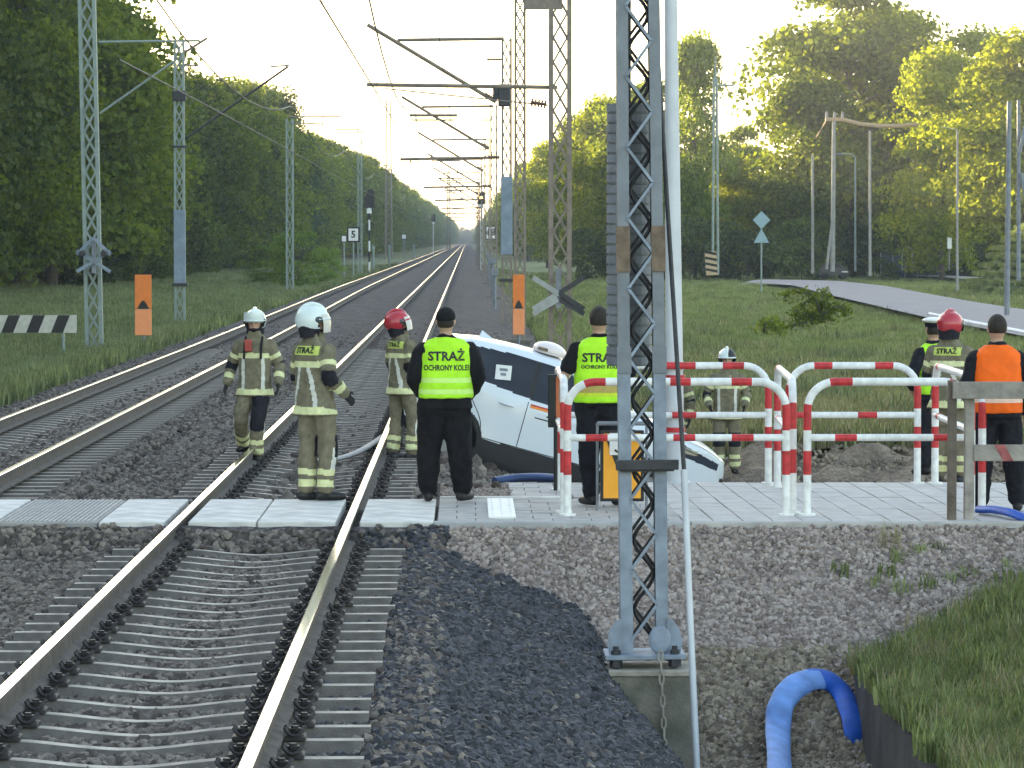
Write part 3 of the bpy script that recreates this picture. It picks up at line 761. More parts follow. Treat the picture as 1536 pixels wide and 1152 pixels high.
# left side
tD, bD = mast('tall pale green lattice mast carrying the crossed boards left of the tracks', 142, 531, 92, 0.44, None, 14.5, None, None, 'mast_green', 0.5, -1.0)
tE, bE = mast('mast with a pale blue casing left of the tracks', 270, 487, 124, 0.36, 62, None, (315, 425), 427, 'mast_green', 0.45)
rod(tE, bE, (148, 63), (300, 61), 0.04, 124, 'tie_tube', 'mast_green'); rod(tE, bE, (150, 170), (275, 82), 0.035, 124, 'strut', 'mast_green'); rod(tE, bE, (275, 80), (311, 57), 0.045, 124, 'strut', 'mast_brown')
rod(tE, bE, (276, 98), (298, 98), 0.03, 124, 'steady_arm', 'mast_brown'); rod(tE, bE, (278, 208), (432, 100), 0.04, 124, 'strut', 'steel_dark')
mb = MB(); mb.box(at(269, 144, 124) - bE, (0.46, 0.38, 0.34), ch=0.03); mb.build('switch_box', M['steel_dark'], tE)
mb = MB(); mb.box(at(269, 220, 124) - bE, (0.52, 0.3, 0.07)); mb.build('collar', M['steel_dark'], tE)
tF, bF = mast('slim mast rising from the willow bush left of the tracks', 435, 437, 206, 0.44, 178, None, None, None, 'mast_green', 0.8)
rod(tF, bF, (432, 175), (512, 175), 0.04, 206, 'tie_tube'); rod(tF, bF, (435, 184), (484, 186), 0.04, 206, 'messenger_tube'); rod(tF, bF, (484, 174), (484, 192), 0.03, 206, 'steady_arm')
rod(tF, bF, (405, 100), (434, 98), 0.05, 206, 'registration_tube'); 
tG, bG = mast('faint far mast above the willow bush left of the tracks', 540, 415, 300, 0.40, 195, None, None, None, 'mast_green', 1.0)
rod(tG, bG, (503, 194), (540, 194), 0.05, 300, 'tie_tube'); rod(tG, bG, (506, 208), (540, 196), 0.04, 300, 'strut')

# wires over the tracks
def wire(lab, x, z, y0, y1, sag=0.0, span=60, r=0.015, name='contact_wire', ph=4.0):
    pts = []
    for y in np.linspace(y0, y1, 110):
        u = ((y - ph) % span) / span; pts.append((x(y) if callable(x) else x, y, z - sag * 4 * u * (1 - u)))
    mb = MB(); mb.tube(pts, r, 6); tag(mb.build(name, M['wire'], None, True), lab, 'wire', 'overhead wires')
xcl = lambda y: left_x(y) - 0.75
wire('straight contact wire over the near track', -1.80, 5.40, 36, 720, 0.0)
wire('sagging messenger wire over the near track', -1.78, 7.05, 40, 720, 0.95, name='messenger_wire', r=0.018)
wire('straight contact wire over the far track at the left', xcl, 5.40, 60, 720, 0.0)
wire('sagging messenger wire over the far track at the left', xcl, 7.05, 60, 720, 0.95, name='messenger_wire', r=0.018)
wire('feeder wire along the mast heads right of the tracks', -0.62, 7.6, 60, 720, 0.6, name='feeder_wire', r=0.011)
for k in range(22):
    y = 46 + 9.2 * k; u = ((y - 4) % 60) / 60; zt = 7.05 - 0.95 * 4 * u * (1 - u)
    mb = MB(); mb.tube([(-1.80, y, 5.40), (-1.78, y, zt)], 0.007, 5)
    tag(mb.build('dropper_wire', M['wire']), 'thin upright dropper between the two wires over the near track', 'wire', 'droppers over the near track')

# ------------------------------------------------------------------ crossed boards (seen from behind) on their masts
def cross(lab, px, py, D, s, w, mleft, mright, extra):
    o = at(px, py, D); t = thing('crossing_sign', lab, 'crossing sign', o)
    arms = [(-1, 0.62 * s, 0), (1, 0.62 * s, 0), (-1, -0.62 * s, 0), (1, -0.62 * s, 0), (-1, extra[1], extra[0]), (1, extra[1], extra[0])]
    for k, (sx, ez, z0) in enumerate(arms):
        mb = MB(); mb.bar((sx * 0.012, 0.012 * k, z0), (sx * s, 0.012 * k, ez), w, 0.012); mb.build('board', M[mleft if sx < 0 else mright], t)
    mb = MB(); mb.box((0, 0.14, 0.1), (0.10, 0.10, 0.8)); mb.build('bracket', M['galv_dark'], t)
    return t
tX = cross('crossed boards and lamps seen from behind on the left mast', 140, 392, 91.4, 0.42, 0.085, 'mast_blue', 'galv', (0.58, 0.16))
for dx, dz in ((-0.27, 0.20), (0.27, 0.20)):
    mb = MB(); mb.tube([(dx, -0.16, dz), (dx, -0.03, dz)], [0.06, 0.085], 14); mb.tube([(dx, -0.03, dz), (dx, 0.0, dz)], 0.085, 14); mb.build('lamp', M['steel_dark'], tX)
cross('white and black crossed boards on the right mast', 838, 440, 74.3, 0.52, 0.10, 'cross_grey', 'steel_dark', (-0.12, -0.42))  # one lit face put into the colour: left arms pale, right arms dark

# ------------------------------------------------------------------ boards and signs
def orange_board(lab, px, y0, y1, D, w):
    top, bot = at(px, y0, D), at(px, y1, D); h = top.z - bot.z
    gz = H(bot.x, D)
    t = thing('warning_board', lab, 'sign', (bot.x, D, gz)); b = bot.z - gz
    mb = MB(); mb.box((0, 0, b + h * 0.72), (w, 0.03, h * 0.56), ch=0.012); mb.build('upper_panel', M['orange'], t)
    mb = MB(); mb.box((0, 0, b + h * 0.215), (w, 0.03, h * 0.43), ch=0.012); mb.build('lower_panel', M['orange_pale'], t)
    z = b + h * 0.44
    mb = MB(); mb.poly([(-w * .35, -0.022, z), (w * .35, -0.022, z), (w * .17, -0.022, z + h * .10), (w * .10, -0.022, z + h * .10), (w * .10, -0.022, z + h * .13), (-w * .10, -0.022, z + h * .13), (-w * .10, -0.022, z + h * .10), (-w * .17, -0.022, z + h * .10)], 0.006); mb.build('pictogram', M['black'], t)
    mb = MB(); mb.tube([(0, 0.05, -0.2), (0, 0.05, b + h * 0.9)], 0.035, 8); mb.build('post', M['galv_dark'], t)
orange_board('orange board with a black mark standing in the grass left of the tracks', 215, 412, 503, 90, 0.41)
orange_board('narrow orange board with a black mark at the right mast', 778, 412, 502, 88, 0.28)
# zebra board
A = at(115, 486, 88.7); gz = H(A.x, 88.7)
t = thing('zebra_board', 'long black and white striped board on posts at the left edge', 'sign', (A.x, 88.7, gz)); zc_ = A.z - gz; hb = 0.43
mb = MB(); n = 9; wst = 0.29; Ltot = n * wst
mb.box((-Ltot / 2, 0, zc_), (Ltot, 0.03, hb), 0, ch=0.004)
for k in range(n // 2 + 1):
    x = -0.16 - k * 0.60
    if x - 0.45 < -Ltot: break
    mb.poly([(x - 0.0, -0.021, zc_ + hb / 2 - .003), (x - 0.29, -0.021, zc_ + hb / 2 - .003), (x - 0.46, -0.021, zc_ - hb / 2 + .003), (x - 0.17, -0.021, zc_ - hb / 2 + .003)], 0.006, 1)
mb.build('panel', [M['zebra_white'], M['black']], t)
for x in (-0.33, -2.2):
    mb = MB(); mb.tube([(x, 0.05, -0.15), (x, 0.05, zc_ + 0.1)], 0.04, 8); mb.build('post', M['mast_green'], t)
# amber sign stand behind the big mast
o = gp(933, 752, 0.0); o.y = 33.35
t = thing('sign_stand', 'amber sign with a thick black border leaning on a frame behind the big mast', 'sign', (at(933, 752, 33.35).x, 33.35, -0.01))
zt, zb = 0.735, 0.085; w = 0.40
mb = MB(); mb.box((0, 0, (zt + zb) / 2), (w, 0.03, zt - zb), 0, ch=0.01); mb.build('border_panel', M['black'], t)
mb = MB(); mb.box((0.0, -0.016, (zt + zb) / 2), (w - 0.06, 0.012, zt - zb - 0.06)); mb.build('face', M['amber'], t)
mb = MB(); mb.poly([(-0.165, -0.027, 0.70), (-0.115, -0.027, 0.70), (0.05, -0.027, 0.26), (0.0, -0.027, 0.26)], 0.004); mb.build('diagonal_band', M['black'], t)
mb = MB(); mb.box((-0.02, -0.031, 0.61), (0.19, 0.008, 0.20)); mb.build('white_patch', M['sign_white'], t)
mb = MB(); mb.tube([(-0.02 + 0.055 * math.cos(q), -0.037, 0.585 + 0.05 * math.sin(q)) for q in np.linspace(-2.6, 1.6, 14)], 0.011, 6); mb.box((-0.03, -0.037, 0.68), (0.10, 0.006, 0.03)); mb.build('lettering', M['black'], t)
mb = MB()
for s in (-1, 1): mb.tube([(s * 0.225, 0.03, 0), (s * 0.225, 0.03, 0.80)], 0.013, 8)
mb.tube([(-0.225, 0.03, 0.795), (0.225, 0.03, 0.795)], 0.02, 8); mb.build('stand_frame', M['galv_dark'], t)

def text_mesh(name, s, size, m, parent, loc, bold=0.0, ext=0.002, rz=0.0, sx=1.0):
    cu = bpy.data.curves.new(name, 'FONT'); cu.body = s; cu.size = size; cu.align_x = 'CENTER'; cu.align_y = 'CENTER'; cu.offset = bold; cu.extrude = ext; cu.resolution_u = 2
    tmp = bpy.data.objects.new('tmp', cu); COL.objects.link(tmp); dg = bpy.context.evaluated_depsgraph_get(); dg.update()
    me = bpy.data.meshes.new_from_object(tmp.evaluated_get(dg)); bpy.data.objects.remove(tmp)
    me.name = name; me.transform(Matrix.Diagonal((sx, 1, 1, 1))); me.transform(Matrix.Rotation(math.pi / 2, 4, 'X')); me.materials.clear(); me.materials.append(m)
    o = bpy.data.objects.new(name, me); COL.objects.link(o); o.parent = parent; o.location = loc; o.rotation_euler = (0, 0, rz)
    return o
# signals and number boards along the track
def signal(lab, px, py_head, D, hw, lit, striped_post=True):
    b = at(px, 361 + 2.8 * FPX / D, D); h = at(px, py_head, D).z - b.z
    t = thing('railway_signal', lab, 'signal', b)
    mb = MB(); mb.poly([(-hw * .55, 0, h - hw), (hw * .55, 0, h - hw), (hw * .55, 0, h + hw * .8), (hw * .3, 0, h + hw * 1.1), (-hw * .1, 0, h + hw * 1.0), (-hw * .55, 0, h)], 0.25); mb.build('signal_head', M['black'], t)
    mb = MB()
    for k in range(3): mb.tube([(0, -0.18, h - hw * .6 + k * hw * .55), (0, -0.0, h - hw * .6 + k * hw * .55)], 0.13, 10)
    mb.build('hood', M['black'], t)
    if lit:
        mb = MB(); mb.tube([(0, -0.20, h + hw * .05), (0, -0.19, h + hw * .05)], 0.14, 12); mb.build('lamp', emit_mat('amber signal lamp', (1.0, 0.45, 0.05), 6), t)
    mb = MB(); n = 7
    for k in range(n): mb.tube([(0, 0.1, h * k / n), (0, 0.1, h * (k + 1) / n - (hw if k == n - 1 else 0))], 0.085, 8, k % 2 if striped_post else 0)
    mb.build('post', [M['sign_white'], M['black']], t)
    mb = MB(); mb.box((0, -0.05, h - hw * 1.35), (0.42, 0.04, 0.42)); mb.build('number_plate', M['sign_white'], t)
signal('black railway signal on a striped post left of the tracks', 554, 298, 322, 0.80, False)
signal('railway signal showing an amber light right of the tracks', 722, 297, 350, 0.60, True, False)
signal('small distant railway signal with its dark head left of the tracks', 650, 327, 700, 0.7, False, False)
def board(lab, px, py, D, w, h, txt):
    c = at(px, py, D); gz = -0.35
    t = thing('number_board', lab, 'sign', (c.x, D, gz)); z = c.z - gz
    mb = MB(); mb.box((0, 0, z), (w, 0.05, h), ch=0.02); mb.build('border_panel', M['black'], t)
    mb = MB(); mb.box((0, -0.03, z), (w * .76, 0.02, h * .8)); mb.build('face', M['sign_white'], t)
    if txt: text_mesh('lettering', txt, h * 0.62, M['black'], t, (0, -0.045, z), 0.02, 0.004)
    mb = MB(); mb.tube([(0, 0.06, 0), (0, 0.06, z)], 0.06, 8); mb.build('post', M['mast_green'], t)
board('white square board with a black border and one small mark left of the tracks', 530, 352, 275, 0.95, 1.15, '5')
board('white square board with black strokes right of the tracks', 736, 349, 290, 0.85, 1.15, '18')
board('small pale board beside the bordered white board', 516, 358, 270, 0.42, 0.5, '')
board('small round-topped white marker further along the left side', 606, 355, 420, 0.6, 0.6, '')
for k, (px, D) in enumerate(((584, 380), (621, 480), (560, 330))):
    c = at(px, 361 + 2.8 * FPX / D, D); t = thing('marker_post', ['short pale post in the grass past the striped signal', 'short pale post farthest along the left side', 'short pale post right beside the striped signal'][k], 'post', c)
    mb = MB(); mb.tube([(0, 0, 0), (0, 0, 2.1)], 0.12, 8); mb.build('shaft', M['mast_green'], t)
    mb = MB(); mb.box((0, 0, 2.2), (0.34, 0.1, 0.3), ch=0.03); mb.build('cap', M['mast_green'], t)
for k in range(4):
    D = 150 + 30 * k; c = at(742 - k * 3, 361 + 2.8 * FPX / D, D)
    t = thing('marker_post', ['nearest', 'second', 'third', 'fourth'][k] + ' short grey post in the ballast right of the tracks', 'post', c)
    mb = MB(); mb.tube([(0, 0, 0), (0, 0, 1.5 + .3 * (k % 2))], 0.07, 8); mb.build('shaft', M['galv_dark'], t)
    mb = MB(); mb.box((0, -0.05, 1.5 + .3 * (k % 2)), (0.32, 0.12, 0.30), ch=0.03); mb.build('box', M['galv_dark'], t)
# far telecom towers above the wood
for lab, px, py, D, w in (('tall distant tower above the left wood', 583, 150, 600, 0.85), ('tiny distant mast at the vanishing point of the track', 673, 255, 900, 0.6)):
    b = at(px, 361, D); b.z = -1; h = at(px, py, D).z + 1
    t = thing('radio_tower', lab, 'tower', b)
    for sx in (-1, 1):
        for sy in (-1, 1):
            mb = MB(); mb.tube([(sx * w / 2 * 1.3, sy * w / 2 * 1.3, 0), (sx * w / 2 * .8, sy * w / 2 * .8, h)], 0.10, 6); mb.build('leg', M['mast_brown'], t)
    mb = MB(); lattice(mb, -w / 2, w / 2, -w / 2, 0, h, 1.0, 0.10, 0.03); lattice(mb, -w / 2, w / 2, w / 2, 0, h, 1.0, 0.10, 0.03); mb.build('lattice', M['mast_brown'], t)
    mb = MB(); mb.tube([(0, 0, h), (0, 0, h + 1.5)], 0.06, 6); mb.build('antenna', M['mast_brown'], t)
# ------------------------------------------------------------------ people
def cloth(name, c, var=0.22, rough=0.9, sc=14): return mat(name, c, rough, 0, var, sc, 0.35, 90, spec=0.2)
M['khaki'] = cloth('khaki fire coat', (0.175, 0.158, 0.105)); M['khaki_leg'] = cloth('khaki fire trousers', (0.182, 0.162, 0.110))
M['band'] = cloth('lime silver band', (0.66, 0.67, 0.36), 0.10, 0.5); M['band_grey'] = cloth('silver band', (0.62, 0.62, 0.55), 0.1, 0.5)
M['patch'] = cloth('lime back patch', (0.52, 0.62, 0.15), 0.1); M['navy'] = cloth('black navy cloth', (0.012, 0.013, 0.018), 0.3)
M['black_cloth'] = cloth('black cloth', (0.010, 0.010, 0.012), 0.3); M['pad'] = cloth('black knee and elbow pad', (0.016, 0.016, 0.022), 0.3)
M['lime'] = cloth('lime vest', (0.44, 0.86, 0.03), 0.10, 0.7, 8); M['lime_band'] = cloth('light vest stripe', (0.60, 0.90, 0.22), 0.06, 0.5)
M['vest_gold'] = cloth('gold vest stripe', (0.45, 0.35, 0.10), 0.1, 0.5); M['yellow_vest'] = cloth('yellow vest edge', (0.62, 0.80, 0.05), 0.1)
M['orange_vest'] = cloth('orange vest', (0.92, 0.145, 0.012), 0.10, 0.7, 8); M['pink_band'] = cloth('pale orange stripe', (0.90, 0.62, 0.48), 0.06, 0.5)
M['skin'] = mat('skin', (0.47, 0.29, 0.21), 0.55, 0, 0.08, 12); M['lip'] = mat('lip', (0.30, 0.12, 0.10), 0.6); M['eye'] = mat('eye', (0.03, 0.025, 0.02), 0.3)
M['hair'] = mat('dark hair', (0.022, 0.016, 0.012), 0.7, 0, 0.4, 40, 0.6, 120); M['boot'] = mat('black boot', (0.012, 0.012, 0.013), 0.5, 0, 0.3, 20)
M['glove'] = cloth('dark glove', (0.03, 0.028, 0.028)); M['hood'] = cloth('dark hood', (0.02, 0.02, 0.026))
M['helm_white'] = mat('pearly white helmet', (0.66, 0.74, 0.72), 0.25, 0, 0.05, 5, coat=0.4); M['helm_red'] = mat('red helmet', (0.42, 0.03, 0.045), 0.25, 0, 0.1, 5, coat=0.4)
M['visor'] = mat('dark visor', (0.05, 0.06, 0.065), 0.1, 0, 0.1, 5); M['visor_clear'] = mat('pale visor', (0.55, 0.52, 0.48), 0.15, 0, 0.1, 5)
M['strap'] = mat('grey strap', (0.12, 0.12, 0.12), 0.7); M['radio'] = mat('red pouch', (0.40, 0.07, 0.05), 0.6)

def remeshed(name, mb, vox, smooth=3, wr=0.0, seed=0, wf=8.0):
    me = bpy.data.meshes.new(name); me.from_pydata(mb.v, [], mb.f)
    bm = bmesh.new(); bm.from_mesh(me); bmesh.ops.recalc_face_normals(bm, faces=bm.faces); bm.to_mesh(me); bm.free()
    o = bpy.data.objects.new('tmp', me); COL.objects.link(o)
    m = o.modifiers.new('r', 'REMESH'); m.mode = 'VOXEL'; m.voxel_size = vox; m.adaptivity = 0
    s = o.modifiers.new('s', 'SMOOTH'); s.factor = 0.5; s.iterations = smooth
    dg = bpy.context.evaluated_depsgraph_get(); dg.update()
    out = bpy.data.meshes.new_from_object(o.evaluated_get(dg)); bpy.data.objects.remove(o)
    out.name = name; out.materials.clear()
    if wr:
        sd = Vector((seed * 7.3, seed * 3.1, seed))
        nrm = [v.normal.copy() for v in out.vertices]
        for v, n in zip(out.vertices, nrm):
            c = v.co; q = Vector((c.x * wf, c.y * wf, c.z * wf * 0.9)) + sd
            a = 1 - abs(noise.noise(q)) * 2; b_ = 1 - abs(noise.noise(q * 2.1)) * 2
            v.co = c + n * wr * (a * 0.7 + b_ * 0.35 - 0.5)
    out.polygons.foreach_set('use_smooth', [True] * len(out.polygons)); out.update()
    return out
def fin(me, name, mats, parent, rule=None):
    for m in mats: me.materials.append(m)
    if rule: me.polygons.foreach_set('material_index', [rule(p.center) for p in me.polygons])
    o = bpy.data.objects.new(name, me); COL.objects.link(o); o.parent = parent; return o
def rings(mb, rs, seg=22):
    """rs: (cx, cy, z, a, b) from bottom to top"""
    vs = []
    for (cx, cy, z, a, b) in rs:
        for k in range(seg):
            q = 2 * math.pi * k / seg; c, s = math.cos(q), math.sin(q)
            e = 0.82
            vs.append((cx + a * math.copysign(abs(c) ** e, c), cy + b * math.copysign(abs(s) ** e, s), z))
    n = len(rs)
    fs = [(i * seg + k, i * seg + (k + 1) % seg, (i + 1) * seg + (k + 1) % seg, (i + 1) * seg + k) for i in range(n - 1) for k in range(seg)]
    fs += [tuple(reversed(range(seg))), tuple((n - 1) * seg + k for k in range(seg))]
    mb.add(vs, fs)
def limb(mb, pts, rad, seg=14):
    P, Q = [], []
    pts = [Vector(p) for p in pts]
    for i in range(len(pts) - 1):
        for k in range(5):
            f = k / 5; P.append(pts[i].lerp(pts[i + 1], f)); Q.append(rad[i] * (1 - f) + rad[i + 1] * f)
    P.append(pts[-1]); Q.append(rad[-1])
    # soften the bend
    P2 = [P[0]] + [(P[i - 1] + P[i] * 2 + P[i + 1]) / 4 for i in range(1, len(P) - 1)] + [P[-1]]
    mb.tube(P2, Q, seg); mb.ell(pts[0], rad[0] * 0.98, seg, 8); mb.ell(pts[-1], rad[-1] * 0.95, seg, 8)
def hand(mb, el, wr, side, curl=0.5):
    d = (wr - el).normalized()
    n = Vector((-side, 0.15, 0)); n = (n - d * n.dot(d)).normalized()         # palm faces the body
    a = d.cross(n).normalized()
    if a.y < 0: a = -a                                                         # thumb side forward
    rot = Matrix((a, n, d)).transposed()
    mb.ell(wr + d * 0.048, (0.042, 0.019, 0.055), 12, 8, 0, rot)
    for k, (of, ln) in enumerate(((0.031, 0.070), (0.011, 0.082), (-0.010, 0.077), (-0.030, 0.060))):
        p = wr + d * 0.088 + a * of; pts = [p]; dd = d.copy()
        for s in range(3):
            ang = curl * (0.35 + 0.35 * s); dd = (d * math.cos(ang) + n * math.sin(ang)).normalized(); p = p + dd * ln / 3; pts.append(p)
        mb.tube(pts, [0.0105, 0.0100, 0.0092, 0.0080], 8); mb.ell(pts[-1], 0.008, 8, 6)
    p = wr + d * 0.03 + a * 0.034
    t1 = (d * 0.65 + a * 0.75 + n * 0.15).normalized(); p2 = p + t1 * 0.04; p3 = p2 + (d * 0.9 + a * 0.25 + n * 0.3).normalized() * 0.034
    mb.tube([p - d * 0.01, p, p2, p3], [0.014, 0.0135, 0.0115, 0.009], 8); mb.ell(p3, 0.009, 8, 6)
def segdist(p, a, b):
    ab = b - a; t = max(0, min(1, (p - a).dot(ab) / ab.length_squared)); return (p - (a + ab * t)).length, t

POSE0 = dict(sh=[(-0.180, 0, 1.395), (0.180, 0, 1.395)], el=[(-0.26, -0.02, 1.15), (0.26, -0.02, 1.15)], wr=[(-0.27, 0.07, 0.91), (0.27, 0.07, 0.91)],
             hp=[(-0.095, 0, 0.90), (0.095, 0, 0.90)], kn=[(-0.11, 0.03, 0.50), (0.11, 0.03, 0.50)], an=[(-0.12, 0, 0.09), (0.12, 0, 0.09)], toe=[-8, 8], head=(0, 0))
def person(label, loc, rotz, k, outfit, pose=None, headgear=None, seed=0, bulk=1.0, group='people at the crossing', patch=None, vest=None, lettering=None, face_mask=False):
    P = dict(POSE0); P.update(pose or {})
    V_ = lambda q: [Vector(v) for v in q]
    sh, el, wr, hp, kn, an = (V_(P[n]) for n in ('sh', 'el', 'wr', 'hp', 'kn', 'an'))
    if 'foot_dir' not in P: P['foot_dir'] = [None, None]
    t = thing('person', label, 'person', loc, R(rotz), group); t.scale = (k, k, k)
    hy, hp_ = P['head']; NECK = Vector((0, 0.0, 1.50))
    HM = Matrix.Translation(NECK) @ (Matrix.Rotation(R(-hy), 4, 'Z') @ Matrix.Rotation(R(-hp_), 4, 'X')) @ Matrix.Translation(-NECK)
    def addhead(dst, src): dst.add([HM @ Vector(v) for v in src.v], src.f)
    # body (one continuous surface)
    mb = MB(); h = MB()
    h.ell((0, 0.005, 1.665), (0.078, 0.098, 0.118), 18, 14); h.ell((0, 0.040, 1.605), (0.056, 0.062, 0.058), 14, 10); h.ell((0, 0.100, 1.652), (0.015, 0.024, 0.028), 10, 8)
    h.ell((0, 0.092, 1.69), (0.045, 0.014, 0.012), 10, 6)
    for s in (-1, 1): h.ell((s * 0.080, -0.002, 1.66), (0.014, 0.024, 0.034), 10, 8)
    addhead(mb, h)
    mb.tube([(0, -0.015, 1.38), (0, -0.008, 1.50), HM @ Vector((0, 0.0, 1.60))], [0.075, 0.058, 0.056], 14)
    rings(mb, [(0, 0, 0.86, 0.14, 0.10), (0, 0, 1.0, 0.15, 0.10), (0, 0, 1.15, 0.14, 0.095), (0, 0, 1.32, 0.165, 0.11), (0, 0, 1.42, 0.15, 0.095), (0, 0, 1.47, 0.08, 0.07)])
    for i in (0, 1):
        limb(mb, [sh[i], el[i], wr[i]], [0.055, 0.044, 0.029]); hand(mb, el[i], wr[i], -1 if i == 0 else 1, P.get('curl', 0.5))
        limb(mb, [hp[i], kn[i], an[i]], [0.085, 0.058, 0.042])
        fd = Vector((math.sin(R(P['toe'][i])), math.cos(R(P['toe'][i])), 0)) if P['foot_dir'][i] is None else Vector(P['foot_dir'][i]).normalized()
        limb(mb, [an[i] + Vector((0, 0, -0.03)) - fd * 0.03, an[i] + fd * 0.12 + Vector((0, 0, -0.055))], [0.038, 0.028])
    me = remeshed('body', mb, 0.0075, 2)
    HI = HM.inverted()
    gl = outfit.get('gloves', False); hood = outfit.get('hood', False)
    def brule(c):
        q = HI @ c
        if q.z > 1.56:
            if hood and (q.y < 0.035 or q.z < 1.60): return 2
            for s in (-1, 1):
                if (q - Vector((s * 0.031, 0.09, 1.675))).length < 0.016: return 1
            if (Vector((q.x, q.y, (q.z - 1.598) * 2.2)) - Vector((0, 0.10, 0))).length < 0.026: return 3
            return 0
        if hood and q.z > 1.44: return 2
        if gl and min((c - wr[i]).length for i in (0, 1)) < 0.24: return 4
        return 0
    fin(me, 'body', [M['skin'], M['eye'], M['hood'], M['lip'], M['glove']], t, brule)
    # coat / shirt
    b = bulk; mb = MB(); hem = outfit.get('hem', 0.80)
    lean = P.get('belly', 0.0)
    fl = outfit.get('flare', 1.0)
    rings(mb, [(0, 0, hem, 0.205 * b * fl, 0.150 * b * fl), (0, lean * .5, hem + 0.12, 0.198 * b, 0.148 * b), (0, lean, 1.08, 0.186 * b, 0.140 * b + lean), (0, lean * .5, 1.24, 0.196 * b, 0.142 * b), (0, -0.005, 1.36, 0.204 * b, 0.128 * b), (0, -0.01, 1.43, 0.182 * b, 0.108 * b), (0, -0.012, 1.475, 0.135, 0.092), (0, -0.012, 1.51, 0.094, 0.084), (0, -0.008, 1.575 if outfit['kind'] == 'fire' else 1.545, 0.086 if outfit['kind'] == 'fire' else 0.068, 0.086 if outfit['kind'] == 'fire' else 0.070)])
    ar = outfit.get('arm', (0.078, 0.068, 0.058))
    sl = outfit.get('sleeve', 1.0)
    for i in (0, 1):
        if sl >= 1: limb(mb, [sh[i], el[i], el[i].lerp(wr[i], 0.93)], ar)
        else: limb(mb, [sh[i], sh[i].lerp(el[i], sl)], [ar[0], ar[1]])
    me = remeshed('coat', mb, 0.0115, 3, 0.015, seed)
    kind = outfit['kind']
    def crule(c):
        if kind != 'fire': return 0
        # arms first
        for i in (0, 1):
            d1, t1 = segdist(c, sh[i], el[i]); d2, t2 = segdist(c, el[i], wr[i])
            if min(d1, d2) < 0.092 and (abs(c.x) > 0.165 * b or d2 < d1):
                if d2 < d1:
                    if 0.50 < t2 < 0.74: return 1
                    if t2 < 0.32 and i == 1: return 2
                    return 0
                if 0.42 < t1 < 0.62: return 1
                if t1 > 0.86: return 2
                return 0
        z = c.z
        if 1.245 < z < 1.31: return 1
        if hem + 0.012 < z < hem + 0.085: return 1
        if hem + 0.08 < z < 1.25:
            f = (z - hem) / (1.25 - hem)
            if c.y < 0 and abs(abs(c.x) - (0.155 - 0.10 * f)) < 0.021: return 3
            if c.y > 0 and abs(abs(c.x) - 0.12) < 0.020: return 3
        return 0
    cm = {'fire': [M['khaki'], M['band'], M['pad'], M['band_grey']]}.get(kind, [outfit.get('top', M['black_cloth'])])
    coat = fin(me, 'coat' if kind == 'fire' else 'shirt', cm, t, crule if kind == 'fire' else None)
    # trousers
    mb = MB(); lr = outfit.get('leg', (0.108, 0.088, 0.080))
    hc = (hp[0] + hp[1]) / 2
    rings(mb, [(hc.x, hc.y, hc.z - 0.10, 0.165 * b, 0.115 * b), (hc.x, hc.y, hc.z, 0.182 * b, 0.128 * b), (hc.x, hc.y + lean * .3, hc.z + 0.12, 0.172 * b, 0.118 * b)])
    for i in (0, 1): limb(mb, [hp[i] - Vector((0, 0, 0.01)), kn[i], an[i] + (kn[i] - an[i]) * 0.08], [lr[0] * b, lr[1] * (0.5 + b / 2), lr[2]])
    me = remeshed('trousers', mb, 0.0115, 2, 0.017, seed + 3, 7)
    def trule(c):
        if kind != 'fire': return 0
        d0, u0 = segdist(c, kn[0], an[0]); d1, u1 = segdist(c, kn[1], an[1]); i = 0 if d0 < d1 else 1; u = u0 if i == 0 else u1
        dt, ut = min(segdist(c, hp[j], kn[j]) for j in (0, 1))
        if dt < min(d0, d1):
            i = 0 if segdist(c, hp[0], kn[0])[0] < segdist(c, hp[1], kn[1])[0] else 1
            if i in outfit.get('pads', (0, 1)) and ut > outfit.get('pad_from', 0.72) and c.y > (hp[i].lerp(kn[i], ut)).y: return 2
            return 0
        if 0.50 < u < 0.64 or 0.74 < u < 0.90: return 1
        if u < 0.22 and i in outfit.get('pads', (0, 1)) and c.y > kn[i].y: return 2
        ax = kn[i].lerp(an[i], u)
        if u < 0.5 and abs(c.y - ax.y) < 0.026 and (c.x - ax.x) * (1 if i else -1) > 0: return 3
        return 0
    fin(me, 'trousers', [M['khaki_leg'], M['band'], M['pad'], M['band_grey']] if kind == 'fire' else [outfit.get('legs', M['black_cloth'])], t, trule if kind == 'fire' else None)
    for i in (0, 1):
        fd = Vector((math.sin(R(P['toe'][i])), math.cos(R(P['toe'][i])), 0)) if P['foot_dir'][i] is None else Vector(P['foot_dir'][i]).normalized()
        mb = MB(); a = an[i]; upv = (kn[i] - a).normalized(); dn = -upv if P['foot_dir'][i] is not None else Vector((0, 0, -1))
        limb(mb, [a + upv * 0.16, a + dn * 0.02], [0.058, 0.056])
        limb(mb, [a + dn * 0.042 - fd * 0.055, a + dn * 0.045 + fd * 0.06, a + dn * 0.052 + fd * 0.165], [0.046, 0.046, 0.036])
        me = remeshed('boot', mb, 0.010, 2)
        if P['foot_dir'][i] is None:
            for v in me.vertices: v.co.z = max(v.co.z, 0.002)
        fin(me, 'boot', [M['boot']], t)
